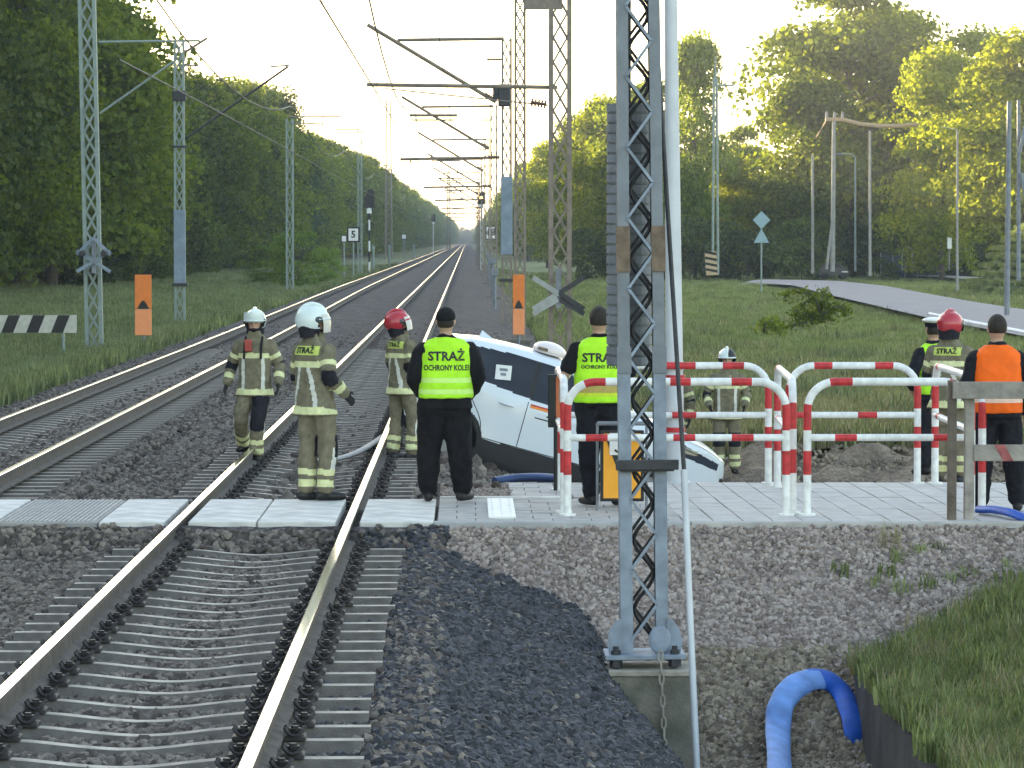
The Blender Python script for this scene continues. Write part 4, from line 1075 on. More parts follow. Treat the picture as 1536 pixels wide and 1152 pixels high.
    # vest
    if vest:
        vm, vrule, z0, z1 = vest
        mb = MB()
        rr = [(0, 0, z0, 0.212 * b, 0.166 * b), (0, lean, z0 + 0.10, 0.212 * b, 0.165 * b + lean), (0, lean, 1.12, 0.206 * b, 0.160 * b + lean), (0, lean * .5, 1.26, 0.202 * b, 0.158 * b), (0, -0.005, 1.36, 0.202 * b, 0.146 * b), (0, -0.01, 1.44, 0.188 * b, 0.125 * b), (0, -0.012, 1.487, 0.138 * b, 0.102), (0, -0.012, 1.515, 0.098, 0.092)]
        rings(mb, rr)
        me = remeshed('vest', mb, 0.0115, 2, 0.010, seed + 9, 6)
        vo = fin(me, 'vest', vm, t, vrule)
        if lettering:
            bv = BVHTree.FromPolygons([v.co.copy() for v in me.vertices], [list(p.vertices) for p in me.polygons])
            for s, z, size, sx in lettering:
                to = text_mesh('lettering', s, size, M['black'], vo, (0, 0, 0), size * 0.03, 0.0, sx=sx)
                for v in to.data.vertices:
                    hit = bv.ray_cast(Vector((v.co.x, -1, v.co.z + z)), Vector((0, 1, 0)))
                    v.co.z += z; v.co.y = (hit[0].y if hit[0] else -0.1) - 0.006
    if patch:
        bv = BVHTree.FromPolygons([v.co.copy() for v in coat.data.vertices], [list(p.vertices) for p in coat.data.polygons])
        mb = MB(); n = 12; w, hh = 0.15, 0.085
        for i in range(n):
            for j in range(4):
                q = []
                for (a, c) in ((i, j), (i + 1, j), (i + 1, j + 1), (i, j + 1)):
                    x = -w + 2 * w * a / n; z = 1.405 - hh / 2 + hh * c / 4; hit = bv.ray_cast(Vector((x, -1, z)), Vector((0, 1, 0))); q.append((x, (hit[0].y if hit[0] else -0.08) - 0.004, z))
                mb.add(q, [(0, 1, 2, 3)])
        po = mb.build('back_patch', M['patch'], coat)
        to = text_mesh('lettering', patch, 0.075, M['black'], coat, (0, 0, 0), 0.003, 0.0)
        for v in to.data.vertices:
            hit = bv.ray_cast(Vector((v.co.x, -1, v.co.z + 1.405)), Vector((0, 1, 0))); v.co.z += 1.405; v.co.y = (hit[0].y if hit[0] else -0.08) - 0.009
    # head wear
    def hobj(name, mbx, ms, smooth=True):
        mbx.v = [tuple(HM @ Vector(v)) for v in mbx.v]; return mbx.build(name, ms, t, smooth)
    if headgear and headgear.startswith('helmet'):
        hm = M['helm_white'] if 'white' in headgear or 'bw' in headgear else M['helm_red']
        mb = MB(); mb.ell((0, -0.008, 1.690), (0.132, 0.162, 0.138), 30, 20, 0, None, -0.62, 1.0)
        keep = [i for i, f in enumerate(mb.f[:-2]) if not (sum(mb.v[q][1] for q in f) / len(f) > 0.035 and sum(mb.v[q][2] for q in f) / len(f) < 1.690)] + [len(mb.f) - 1]
        mb.f = [mb.f[i] for i in keep]; mb.m = [0] * len(mb.f)
        for i, f in enumerate(mb.f):
            c = sum((Vector(mb.v[q]) for q in f), Vector()) / len(f)
            if 'bw' in headgear and c.x < -0.005: mb.m[i] = 1
        he = hobj('helmet', mb, [hm, M['black']])
        mb = MB(); mb.tube([(0.133 * math.cos(q), -0.008 + 0.165 * math.sin(q), 1.692) for q in np.linspace(0.25, math.pi - 0.25, 19)], 0.012, 6); hobj('brim', mb, hm)
        mb = MB(); mb.tube([(0, -0.14 * math.cos(q) - 0.005, 1.692 + 0.146 * math.sin(q)) for q in np.linspace(0.35, 2.8, 14)], [0.012] + [0.020] * 12 + [0.012], 8); hobj('crest', mb, hm)
        mb = MB(); vs = []; n = 12
        for i in range(n + 1):
            q = R(28 + 124 * i / n)
            for (rr_, z) in (((0.134, 1.735), (0.148, 1.655), (0.140, 1.565)) if 'clear' in headgear else ((0.134, 1.735), (0.141, 1.665), (0.128, 1.615))): vs.append((rr_ * math.cos(q), rr_ * 1.20 * math.sin(q) - 0.008, z))
        vs2 = [(v[0] * 0.97, v[1] * 0.97, v[2]) for v in vs]; m_ = len(vs); fs = []
        for i in range(n):
            for j in (0, 1):
                a = i * 3 + j; fs += [(a, a + 3, a + 4, a + 1), (m_ + a, m_ + a + 1, m_ + a + 4, m_ + a + 3)]
        fs += [(i * 3, m_ + i * 3, m_ + i * 3 + 3, i * 3 + 3) for i in range(n)] + [(i * 3 + 2, i * 3 + 5, m_ + i * 3 + 5, m_ + i * 3 + 2) for i in range(n)]
        mb.add(vs + vs2, fs)
        if 'up' in headgear:
            mb.v = [(v[0], v[1], v[2] + 0.058) for v in mb.v]
        if 'tilt' in headgear:
            rt = Matrix.Translation((0, 0, 1.70)) @ Matrix.Rotation(R(38), 4, 'X') @ Matrix.Translation((0, 0, -1.70)); mb.v = [tuple(rt @ Vector(v)) for v in mb.v]
        if 'bw' not in headgear: hobj('visor', mb, M['visor_clear'] if 'clear' in headgear else M['black'] if 'bw' in headgear else hm if 'up' in headgear else M['visor'])
        for s in (-1, 1):
            mb = MB(); mb.ell((s * 0.122, 0.03, 1.69), (0.016, 0.045, 0.030), 10, 8); hobj('visor_hinge', mb, M['visor'])
        mb = MB(); rings(mb, [(0, -0.03, 1.53, 0.100, 0.10), (0, -0.03, 1.58, 0.104, 0.108), (0, -0.03, 1.64, 0.110, 0.12)]); 
        mb.v = [(v[0], min(v[1], 0.045), v[2]) for v in mb.v]; hobj('neck_guard', mb, M['hood'])
    elif headgear == 'cap':
        mb = MB(); mb.ell((0, -0.004, 1.70), (0.092, 0.112, 0.095), 20, 12, 0, None, -0.22, 1.0); hobj('cap', mb, M['black_cloth'])
        mb = MB(); mb.ell((0, 0.125, 1.685), (0.075, 0.075, 0.010), 16, 6); hobj('peak', mb, M['black_cloth'])
        mb = MB(); mb.ell((0, -0.012, 1.655), (0.081, 0.090, 0.075), 18, 8, 0, None, -0.6, 0.5); hobj('hair', mb, M['hair'])
    elif headgear == 'hair':
        mb = MB(); mb.ell((0, -0.012, 1.685), (0.088, 0.104, 0.112), 22, 14, 0, None, -0.55, 1.0)
        mb.v = [(v[0], min(v[1], 0.07 if v[2] > 1.70 else -0.01), v[2]) for v in mb.v]; hobj('hair', mb, M['hair'])
    elif headgear == 'police':
        mb = MB(); mb.ell((0, -0.01, 1.775), (0.130, 0.140, 0.040), 22, 8); hobj('cap_top', mb, M['sign_white'])
        mb = MB(); mb.tube([(0, -0.005, 1.70), (0, -0.005, 1.76)], [0.095, 0.108], 20); hobj('cap_band', mb, M['navy'])
        mb = MB(); mb.ell((0, 0.11, 1.70), (0.07, 0.06, 0.010), 14, 6); hobj('peak', mb, M['black'])
        mb = MB(); mb.ell((0, -0.016, 1.66), (0.082, 0.088, 0.08), 18, 8, 0, None, -0.6, 0.5); hobj('hair', mb, M['hair'])
    return t
FIRE = dict(kind='fire', gloves=True, hood=True, hem=0.80, flare=1.14)
def foot(px, py, D, z=None):
    p = at(px, py, D)
    return (p.x, D, H(p.x, D) if z is None else z)
# striding firefighter on the left rail
x, y, z = foot(383, 695, 43.6, -0.19)
p1 = person('firefighter in a white helmet walking towards the camera, stepping over the left rail', (x, y, z), 172, 1.0, dict(FIRE, pads=(0,), pad_from=0.3),
       dict(kn=[(-0.07, 0.22, 0.50), (0.16, 0.12, 0.52)], an=[(-0.04, 0.12, 0.09), (0.19, -0.24, 0.20)], toe=[-12, 10], el=[(-0.29, -0.05, 1.17), (0.29, -0.05, 1.17)], wr=[(-0.30, 0.10, 0.95), (0.33, 0.06, 0.94)], head=(0, 0)), 'helmet white up', 1, 1.0)
mb = MB(); mb.box((0.05, 0.155, 1.40), (0.085, 0.05, 0.14), ch=0.012); mb.build('radio_pouch', M['radio'], p1)
mb = MB(); mb.tube([(-0.10, 0.05, 1.50), (-0.10, 0.125, 1.40), (-0.10, 0.155, 1.24)], 0.014, 6); mb.tube([(0.10, 0.05, 1.50), (0.10, 0.125, 1.40), (0.105, 0.155, 1.24)], 0.014, 6); mb.build('strap', M['hood'], p1)
# firefighter with his back turned
x, y, z = foot(472, 748, 34.55, 0.0)
person('firefighter in a white helmet with his back turned, standing between the rails', (x, y, z), -42, 1.01, FIRE,
       dict(el=[(-0.26, 0.02, 1.15), (0.25, -0.07, 1.17)], wr=[(-0.22, 0.20, 0.98), (0.27, 0.13, 1.00)], hp=[(-0.075, 0.0, 0.91), (0.115, 0.01, 0.90)], an=[(-0.09, -0.02, 0.09), (0.09, 0.05, 0.09)], kn=[(-0.09, 0.01, 0.5), (0.105, 0.08, 0.5)], toe=[30, 42], head=(35, -4)), 'helmet white clear', 2, 1.0, patch='STRA\u017b')
x, y, z = foot(602, 688, 44.6, -0.22)
person('firefighter in a red helmet looking at the white car', (x, y, z), -52, 1.0, FIRE,
       dict(el=[(-0.24, 0.02, 1.15), (0.22, -0.03, 1.15)], wr=[(-0.15, 0.22, 1.02), (0.22, 0.16, 1.0)], an=[(-0.12, -0.05, 0.09), (0.10, 0.08, 0.09)], kn=[(-0.11, 0.02, 0.5), (0.11, 0.11, 0.5)], head=(25, -14)), 'helmet red clear', 3, 0.92, patch='STRA\u017b')
# man in black with the lime vest
def vr4(c):
    if 1.10 < c.z < 1.145 or 0.995 < c.z < 1.04: return 1
    return 0
x, y, z = foot(669, 752, 34.45, 0.0)
DARK = dict(kind='plain', top=M['black_cloth'], legs=M['black_cloth'], hem=0.86, arm=(0.088, 0.078, 0.062), leg=(0.128, 0.105, 0.090))
person('heavy man in black with a black cap and a lime vest reading STRAŻ, back turned', (x, y, z), 2, 1.02, DARK,
       dict(sh=[(-0.215, 0, 1.385), (0.215, 0, 1.385)], el=[(-0.298, -0.03, 1.14), (0.298, -0.03, 1.14)], wr=[(-0.20, 0.20, 0.97), (0.22, 0.20, 0.97)], an=[(-0.165, 0, 0.09), (0.155, 0, 0.09)], hp=[(-0.115, 0, 0.90), (0.08, 0, 0.91)], kn=[(-0.155, 0.05, 0.5), (0.125, 0.01, 0.5)], toe=[-4, 28], belly=0.03, head=(8, -6)), 'cap', 4, 1.19,
       vest=([M['lime'], M['lime_band'], M['black_cloth']], vr4, 0.955, 1.5), lettering=(('STRA\u017b', 1.34, 0.115, 1.0), ('OCHRONY KOLEI', 1.235, 0.070, 0.74)))
# man behind the mast
def vr5(c):
    if 1.02 < c.z < 1.085: return 1
    if 0.985 < c.z < 1.02 or 1.085 < c.z < 1.115: return 2
    return 0
x, y, z = foot(898, 758, 33.9, 0.0)
p5 = person('dark haired man in a lime vest and black trousers, half hidden by the big mast', (x, y, z), 3, 1.03, dict(kind='plain', top=M['black_cloth'], legs=M['navy'], hem=0.90, sleeve=0.75, arm=(0.085, 0.078, 0.06), leg=(0.115, 0.092, 0.080)),
       dict(sh=[(-0.198, 0, 1.39), (0.198, 0, 1.39)], el=[(-0.30, -0.02, 1.20), (0.29, -0.03, 1.15)], wr=[(-0.325, 0.14, 1.02), (0.20, 0.2, 1.0)], an=[(-0.07, 0, 0.09), (0.16, 0, 0.09)], kn=[(-0.09, 0.01, 0.5), (0.13, 0.02, 0.5)], toe=[-25, 10], head=(0, -3)), 'hair', 5, 1.08,
       vest=([M['lime'], M['vest_gold'], M['yellow_vest']], vr5, 0.93, 1.5), lettering=(('STRA\u017b', 1.33, 0.11, 1.0), ('OCHRONY KOLEI', 1.25, 0.045, 0.95)))
# firefighters in the ditch
x, y, z = foot(1090, 716, 52.8, None)
z = at(1090, 712, 52.8).z
person('firefighter in a black and white helmet standing in the ditch behind the rear barrier', (x, y, z), 178, 1.0, FIRE,
       dict(el=[(-0.29, -0.03, 1.17), (0.29, -0.03, 1.17)], wr=[(-0.25, 0.16, 1.0), (0.25, 0.16, 1.0)]), 'helmet bw up', 6, 0.98)
x, y, z = foot(1013, 716, 53.5, None); z = at(1013, 716, 53.5).z
person('firefighter almost hidden behind the tall pale pole', (x, y, z), 150, 0.96, FIRE, None, 'helmet white up', 7, 0.95)
# three at the right
x, y, z = foot(1402, 1, 42, -0.6); z = at(1402, 476, 42).z - 1.81
person('police officer in a white topped cap and yellow vest behind the red helmet', (x, y, z), 30, 1.0, dict(kind='plain', top=M['navy'], legs=M['navy'], hem=0.86),
       dict(el=[(-0.33, -0.06, 1.18), (0.29, -0.03, 1.15)], wr=[(-0.22, 0.10, 1.0), (0.22, 0.2, 1.0)], head=(20, 0)), 'police', 8, 1.0, vest=([M['lime'], M['lime_band']], lambda c: 1 if 1.05 < c.z < 1.11 else 0, 0.93, 1.5))
x, y, z = foot(1428, 1, 38.6, -0.02); z = at(1428, 464, 38.6).z - 1.845
person('firefighter in a red helmet behind the wooden fence', (x, y, z), -25, 1.0, FIRE,
       dict(el=[(-0.27, 0.02, 1.15), (0.27, -0.03, 1.15)], wr=[(-0.16, 0.22, 1.05), (0.18, 0.22, 1.05)], head=(12, 0)), 'helmet red', 9, 1.06, patch='STRA\u017b')
x, y, z = foot(1494, 772, 33.2, -0.01)
def vr9(c):
    if 0.99 < c.z < 1.05: return 1
    if 1.05 < c.z < 1.075: return 2
    return 0
person('man in a plain orange vest and navy trousers behind the wooden fence', (x, y, z), 4, 1.0, dict(kind='plain', top=M['navy'], legs=M['navy'], hem=0.86, leg=(0.118, 0.096, 0.084)),
       dict(sh=[(-0.198, 0, 1.39), (0.198, 0, 1.39)], el=[(-0.28, 0.0, 1.14), (0.30, -0.02, 1.14)], wr=[(-0.20, 0.2, 0.98), (0.29, 0.10, 0.90)], an=[(-0.15, 0, 0.09), (0.20, 0, 0.09)], kn=[(-0.125, 0.01, 0.5), (0.155, 0.01, 0.5)], toe=[-10, 15], head=(0, 0)), 'hair', 10, 1.10,
       vest=([M['orange_vest'], M['pink_band'], M['red']], vr9, 0.90, 1.5))
# narrow dark panel with an orange face beside the car
pb = at(833, 622, 36.0)
t = thing('folded_panel', 'narrow black panel with an orange strip held upright beside the white car', 'panel', (pb.x, 35.9, 0.0))
mb = MB(); mb.box((0, 0, 0.88), (0.15, 0.05, 0.52), ch=0.008); mb.build('frame', M['black'], t)
mb = MB(); mb.box((0.03, -0.028, 0.92), (0.055, 0.01, 0.40)); mb.build('orange_strip', mat('dull orange', (0.5, 0.13, 0.05), 0.6), t)
mb = MB(); mb.tube([(0, 0, 0), (0, 0, 0.65)], 0.02, 8); mb.build('leg', M['black'], t)
# ------------------------------------------------------------------ the stranded car
M['paint'] = mat('pale blue white car paint', (0.66, 0.71, 0.76), 0.28, 0, 0.02, 2, coat=0.6)
M['glass'] = mat('dark tinted glass', (0.010, 0.014, 0.022), 0.08, 0, 0.1, 2, spec=0.4)
M['plastic'] = mat('black cladding', (0.018, 0.018, 0.020), 0.6, 0, 0.2, 9)
M['tyre'] = mat('tyre', (0.02, 0.02, 0.02), 0.85, 0, 0.2, 20); M['rim'] = mat('grey rim', (0.35, 0.36, 0.38), 0.35, 0.6, 0.1)
M['lens'] = mat('dark headlight lens', (0.03, 0.04, 0.06), 0.05, 0, 0.1, 4, spec=0.8); M['chrome'] = mat('bright trim', (0.6, 0.6, 0.6), 0.2, 0.9, 0.05)
TH = R(15.5)
u0, v0 = 0.0, 0.0
def cinterp(xs, ys, x):
    """monotone-ish cubic (Catmull-Rom) through points"""
    xs = np.asarray(xs, float); ys = np.asarray(ys, float)
    m = np.gradient(ys, xs); i = np.clip(np.searchsorted(xs, x) - 1, 0, len(xs) - 2)
    h = xs[i + 1] - xs[i]; t = np.clip((x - xs[i]) / h, 0, 1)
    return (2 * t**3 - 3 * t**2 + 1) * ys[i] + (t**3 - 2 * t**2 + t) * h * m[i] + (-2 * t**3 + 3 * t**2) * ys[i + 1] + (t**3 - t**2) * h * m[i + 1]
# u along the car (front = +), v up from the lower door edge; ground at -0.42
UT = [-1.10, -1.06, -0.98, -0.80, -0.45, 0.0, 0.45, 0.80, 1.05, 1.40, 1.80, 2.20, 2.60, 2.85, 3.05, 3.14, 3.185]
VT = [0.30, 0.56, 0.72, 1.02, 1.17, 1.215, 1.225, 1.205, 1.14, 1.00, 0.83, 0.775, 0.70, 0.63, 0.54, 0.46, 0.25]
UB = [-1.10, -0.95, -0.7, 2.6, 2.95, 3.12, 3.185]; VB = [0.00, -0.10, -0.22, -0.22, -0.20, -0.12, 0.05]
UW = [-1.10, -1.0, -0.7, 0.0, 1.0, 2.0, 2.6, 2.95, 3.12, 3.185]; WW = [0.50, 0.68, 0.82, 0.875, 0.885, 0.875, 0.84, 0.72, 0.55, 0.42]
UBL = [-1.10, -0.4, 0.0, 0.5, 1.0, 1.7, 1.9]; VBL = [0.78, 0.76, 0.68, 0.625, 0.60, 0.60, 0.60]
nu, nq = 400, 180
U = np.linspace(-1.10, 3.185, nu)
vt = cinterp(UT, VT, U); vb = cinterp(UB, VB, U); ww = cinterp(UW, WW, U); bl = np.interp(U, UBL, VBL)
PV = np.zeros((nu, 2 * nq - 1, 3))
for i in range(nu):
    top, bot, w = vt[i], vb[i], ww[i]; b_ = min(bl[i], top - 0.03)
    sec = [(0, bot), (w * 0.80, bot), (w * 0.965, bot + 0.05), (w, bot + 0.20), (w * 0.995, bot + (b_ - bot) * 0.55), (w * 0.985, b_ - 0.10), (w * 0.965, b_)]
    g = max(0.0, top - b_)
    wr_ = w * 0.965 - 0.36 * g
    sec += [(w * 0.95 - 0.12 * g, b_ + g * 0.35), (wr_ + 0.015, top - min(0.09, g * 0.4)), (wr_ - 0.05, top - min(0.035, g * 0.15)), (wr_ * 0.75, top - min(0.008, g * .05)), (wr_ * 0.4, top + 0.004), (0, top + 0.006)]
    s = np.concatenate([[0], np.cumsum([math.hypot(sec[k + 1][0] - sec[k][0], sec[k + 1][1] - sec[k][1]) for k in range(len(sec) - 1)])])
    s = s / s[-1] + np.arange(len(s)) * 1e-6
    q = np.linspace(0, 1, nq) * s[-1]
    xs_, zs_ = np.array([p[0] for p in sec]), np.array([p[1] for p in sec])
    hx = cinterp(s, xs_, q); hz = cinterp(s, zs_, q)
    hx = 0.35 * hx + 0.65 * np.interp(q, s, xs_); hz = 0.35 * hz + 0.65 * np.interp(q, s, zs_)
    PV[i, nq - 1:, 0] = U[i]; PV[i, nq - 1:, 1] = -hx; PV[i, nq - 1:, 2] = hz
    PV[i, :nq, 0] = U[i]; PV[i, :nq, 1] = hx[::-1]; PV[i, :nq, 2] = hz[::-1]
RA, FA, GRD = -0.34, 2.27, -0.42
def classify(c, n):
    u, y, v = c
    ay = abs(y); ti = np.interp(u, U, vt); bi = np.interp(u, U, bl)
    for wc in (RA, FA):
        d = math.hypot(u - wc, v - (GRD + 0.33))
        if d < 0.375 and ay > 0.35: return None                # wheel openings
        if d < 0.435 and ay > 0.6: return 'plastic'
    side = ay > 0.45
    # side glass outline in (u, v)
    if side and v > bi + 0.015 and v < ti - 0.10:
        tail = -0.42 - (v - 0.75) * 0.5
        nose_u = 1.86 - (v - 0.60) * 1.55
        if tail < u < nose_u - 0.10:
            if 0.50 < u < 0.58: return 'plastic'
            return 'rear_window' if u < 0.5 else 'front_window'
    if u > 0.92 and u < 1.84 and v > 0.74 and ay < np.interp(u, [0.92, 1.84], [0.52, 0.72]) and n[2] > 0.2 and v > ti - 0.06: return 'windshield'
    if u < -0.62 and v > 0.74 and v < ti - 0.03 and n[0] < -0.2 and ay < 0.58: return 'rear_glass'
    if u > 2.55 and u < 3.06 and side and ay > 0.48:
        if 0.40 + (2.95 - u) * 0.16 < v < 0.50 + (2.95 - u) * 0.26: return 'headlight'
    if u > 3.0 and v < 0.30 and v > 0.02 and ay < 0.55: return 'grille'
    if u < -0.80 and 0.45 < v < 0.68 and ay > 0.42: return 'tail_light'
    lim = 0.0 if -0.7 < u < 2.6 else 0.02
    if v < lim: return 'plastic'
    return 'body'
nQ = 2 * nq - 1
buckets = {}
for i in range(nu - 1):
    for j in range(nQ - 1):
        a, b_, c_, d_ = PV[i, j], PV[i + 1, j], PV[i + 1, j + 1], PV[i, j + 1]
        ce = (a + b_ + c_ + d_) / 4; n = np.cross(c_ - a, d_ - b_); ln = np.linalg.norm(n) or 1; n = n / ln
        if np.dot(n, (0, ce[1], ce[2] - 0.4)) < 0: n = -n
        key = classify(ce, n)
        if key in ('rear_window', 'front_window', 'headlight', 'tail_light') and ce[1] > 0: key += '_'
        if key: buckets.setdefault(key, []).append((i, j))
ca_ = at(715, 655, 46.0)
car = thing('white_car', 'white car with stripes on its door, stranded nose down beside the track', 'car', (ca_.x, 46.88, ca_.z)); car.rotation_euler = (0, TH, R(-1.5))
def car_part(name, key, m, parent, off=0.0):
    sel = buckets.get(key, [])
    if not sel: return None
    vid = {}; vs = []; fs = []
    for (i, j) in sel:
        f = []
        for (a, b_) in ((i, j), (i + 1, j), (i + 1, j + 1), (i, j + 1)):
            k = a * nQ + b_
            if k not in vid: vid[k] = len(vs); vs.append(tuple(PV[a, b_]))
            f.append(vid[k])
        fs.append(f)
    me = bpy.data.meshes.new(name); me.from_pydata(vs, [], fs); me.update()
    bm = bmesh.new(); bm.from_mesh(me); bmesh.ops.remove_doubles(bm, verts=bm.verts, dist=1e-5); bmesh.ops.recalc_face_normals(bm, faces=bm.faces); bm.to_mesh(me); bm.free()
    me.materials.append(m); me.polygons.foreach_set('use_smooth', [True] * len(me.polygons))
    o = bpy.data.objects.new(name, me); COL.objects.link(o); o.parent = parent; return o
body = car_part('body', 'body', M['paint'], car)
car_part('cladding', 'plastic', M['plastic'], car)
for k_ in ('rear_window', 'front_window', 'windshield', 'rear_glass', 'rear_window_', 'front_window_'): car_part(k_.rstrip('_'), k_, M['glass'], car)
car_part('headlight', 'headlight', M['lens'], car); car_part('headlight', 'headlight_', M['lens'], car); car_part('tail_light', 'tail_light_', M['red'], car); car_part('grille', 'grille', M['plastic'], car)
car_part('tail_light', 'tail_light', M['red'], car)
mb = MB(); mb.box((0.95, 0, -0.02), (3.4, 1.4, 0.36)); mb.build('underbody', M['plastic'], car)
mb = MB(); mb.box((0.35, 0, 0.40), (2.0, 1.35, 0.5)); mb.build('interior', M['plastic'], car)
def side_y(u, v):
    i = int(np.argmin(abs(U - u))); col = PV[i, nq - 1:]; k = int(np.argmin(abs(col[12:-20, 2] - v))) + 12
    return col[k, 1]
def groove(name, pts, r=0.006):
    mb = MB(); mb.tube([(u, side_y(u, v) + 0.001, v) for u, v in pts], r, 6); mb.build(name, M['plastic'], body)
groove('door_gap', [(0.535, v) for v in np.linspace(0.60, 0.02, 14)])
groove('door_gap', [(1.52, v) for v in np.linspace(0.58, 0.02, 14)])
groove('door_gap', [(-0.30 + 0.34 * (1 - sm(0.1, 0.72, v)), v) for v in np.linspace(0.72, 0.02, 16)])
groove('door_gap', [(u, 0.012) for u in np.linspace(0.05, 1.52, 20)])
groove('hood_gap', [(u, np.interp(u, [1.75, 2.3, 2.9], [0.62, 0.60, 0.50])) for u in np.linspace(1.75, 2.9, 20)])
for u in (0.28, 1.28):
    mb = MB(); y = side_y(u, 0.50); mb.tube([(u - 0.09, y - 0.01, 0.50), (u - 0.07, y - 0.028, 0.50), (u + 0.07, y - 0.028, 0.495), (u + 0.09, y - 0.01, 0.495)], 0.011, 8); mb.build('door_handle', M['paint'], car, True)
# stripes and lettering on the front door, number sticker on the rear window
def decal(name, u_0, u_1, v_0, v_1, m, off=0.004, parent=car):
    mb = MB(); n = 12
    for i in range(n):
        a, b_ = u_0 + (u_1 - u_0) * i / n, u_0 + (u_1 - u_0) * (i + 1) / n
        q = [(a, side_y(a, v_0) - off, v_0), (b_, side_y(b_, v_0) - off, v_0), (b_, side_y(b_, v_1) - off, v_1), (a, side_y(a, v_1) - off, v_1)]
        mb.add(q, [(0, 1, 2, 3)])
    return mb.build(name, m, parent)
decal('orange_stripe', 0.57, 0.98, 0.535, 0.565, mat('orange stripe', (0.8, 0.25, 0.03), 0.4)); decal('red_stripe', 0.57, 0.98, 0.565, 0.585, M['red'])
decal('door_lettering', 0.80, 0.96, 0.47, 0.49, M['plastic']); decal('door_lettering', 0.66, 1.02, 0.425, 0.44, M['plastic'])
y_ = side_y(0.16, 0.86)
mb = MB(); mb.box((0, 0, 0), (0.20, 0.006, 0.19), ch=0.002); st = mb.build('window_sticker', M['sign_white'], car, False, (0.13, y_ - 0.02, 0.87)); st.rotation_euler = (R(-16), R(-10), 0)
for k in range(2):
    mb = MB(); mb.box((0, -0.006, 0.035 - 0.06 * k), (0.10 - .03 * k, 0.004, 0.035)); mb.build('sticker_mark', M['galv_dark'], st)
# mirror
for s in (-1, 1):
    mb = MB(); mb.ell((1.47, s * 0.97, 0.68), (0.07, 0.11, 0.075), 14, 10); mb.build('wing_mirror', M['paint'], car, True)
# roof lamp, spoiler fin
mb = MB(); mb.ell((0.62, -0.25, 1.27), (0.22, 0.30, 0.115), 20, 10, 0, None, -0.35, 1.0); mb.build('roof_sign', mat('milky roof lamp', (0.74, 0.66, 0.64), 0.35, 0, 0.06, 3), car, True)
mb = MB(); mb.poly([(0.46, -0.545, 1.26), (0.60, -0.548, 1.26), (0.59, -0.548, 1.30), (0.47, -0.545, 1.30)], 0.01); mb.build('roof_sign_mark', M['rust'], car)
mb = MB(); mb.poly([(-0.30, -0.02, 1.19), (-0.10, -0.02, 1.21), (-0.28, -0.02, 1.29)], 0.04); mb.build('antenna_fin', M['paint'], car)
for u in (RA, FA):
    for s in (-1, 1):
        mb = MB(); yc = s * 0.74; z = GRD + 0.325
        prof = [(0.20, -0.10), (0.29, -0.11), (0.322, -0.09), (0.33, 0), (0.322, 0.09), (0.29, 0.11), (0.20, 0.10)]; n = 40; vs = []
        for i in range(n):
            a = 2 * math.pi * i / n; vs += [(u + r_ * math.cos(a), yc + o_, z + r_ * math.sin(a)) for r_, o_ in prof]
        k = len(prof); mb.add(vs, [(i * k + j, ((i + 1) % n) * k + j, ((i + 1) % n) * k + (j + 1) % k, i * k + (j + 1) % k) for i in range(n) for j in range(k)])
        w_ = mb.build('wheel', M['tyre'], car, True)
        mb = MB(); mb.tube([(u, yc - s * 0.02, z), (u, yc + s * 0.06, z)], [0.20, 0.21], 28)
        for q in range(5):
            a = 2 * math.pi * q / 5; mb.bar((u, yc + s * 0.075, z), (u + 0.19 * math.cos(a), yc + s * 0.08, z + 0.19 * math.sin(a)), 0.05, 0.03)
        mb.build('rim', M['rim'], w_)
# ------------------------------------------------------------------ hoses and litter
def ribbon(name, lab, pts, w, th, m_top, cat='hose', m2=None, twist=None):
    pts = [Vector(p) for p in pts]
    n = len(pts); vs = []; seg = 14
    for i, p in enumerate(pts):
        t_ = (pts[min(i + 1, n - 1)] - pts[max(i - 1, 0)]).normalized(); nrm = twist(i / (n - 1)) if twist else Vector((0, 0, 1)); nrm = (nrm - t_ * nrm.dot(t_)).normalized(); s_ = t_.cross(nrm)
        for k in range(seg):
            a = 2 * math.pi * k / seg; vs.append(p + s_ * math.cos(a) * w / 2 + nrm * math.sin(a) * th / 2)
    mb = MB(); fs = [(i * seg + k, i * seg + (k + 1) % seg, (i + 1) * seg + (k + 1) % seg, (i + 1) * seg + k) for i in range(n - 1) for k in range(seg)] + [tuple(reversed(range(seg))), tuple((n - 1) * seg + k for k in range(seg))]
    mb.add(vs, fs); o = mb.build(name, m_top, None, True); tag(o, lab, cat); return o
def spline(ctrl, n=80):
    ctrl = [Vector(c) for c in ctrl]; out = []
    for i in range(len(ctrl) - 1):
        p0 = ctrl[max(i - 1, 0)]; p1 = ctrl[i]; p2 = ctrl[i + 1]; p3 = ctrl[min(i + 2, len(ctrl) - 1)]; m = n // (len(ctrl) - 1)
        for k in range(m):
            t = k / m; out.append(0.5 * ((2 * p1) + (p2 - p0) * t + (2 * p0 - 5 * p1 + 4 * p2 - p3) * t * t + (3 * p1 - p0 - 3 * p2 + p3) * t**3))
    out.append(ctrl[-1]); return out
def onbank(px, py, lift):
    # point where the pixel ray meets the front bank, lifted
    d = ray(px, py); 
    for s in np.arange(20, 40, 0.02):
        p = Vector((0, 0, CAMZ)) + d * (s / d.y)
        if p.z <= H(p.x, p.y) + lift: return p
    return at(px, py, 28)
hp_ctrl = [onbank(1168, 1235, 0.10), onbank(1170, 1165, 0.12), onbank(1167, 1100, 0.16), onbank(1171, 1060, 0.2), onbank(1188, 1034, 0.22), onbank(1214, 1020, 0.20), onbank(1242, 1021, 0.14), onbank(1263, 1040, 0.06), onbank(1276, 1070, 0.07), onbank(1283, 1100, 0.04), onbank(1287, 1130, -0.12)]
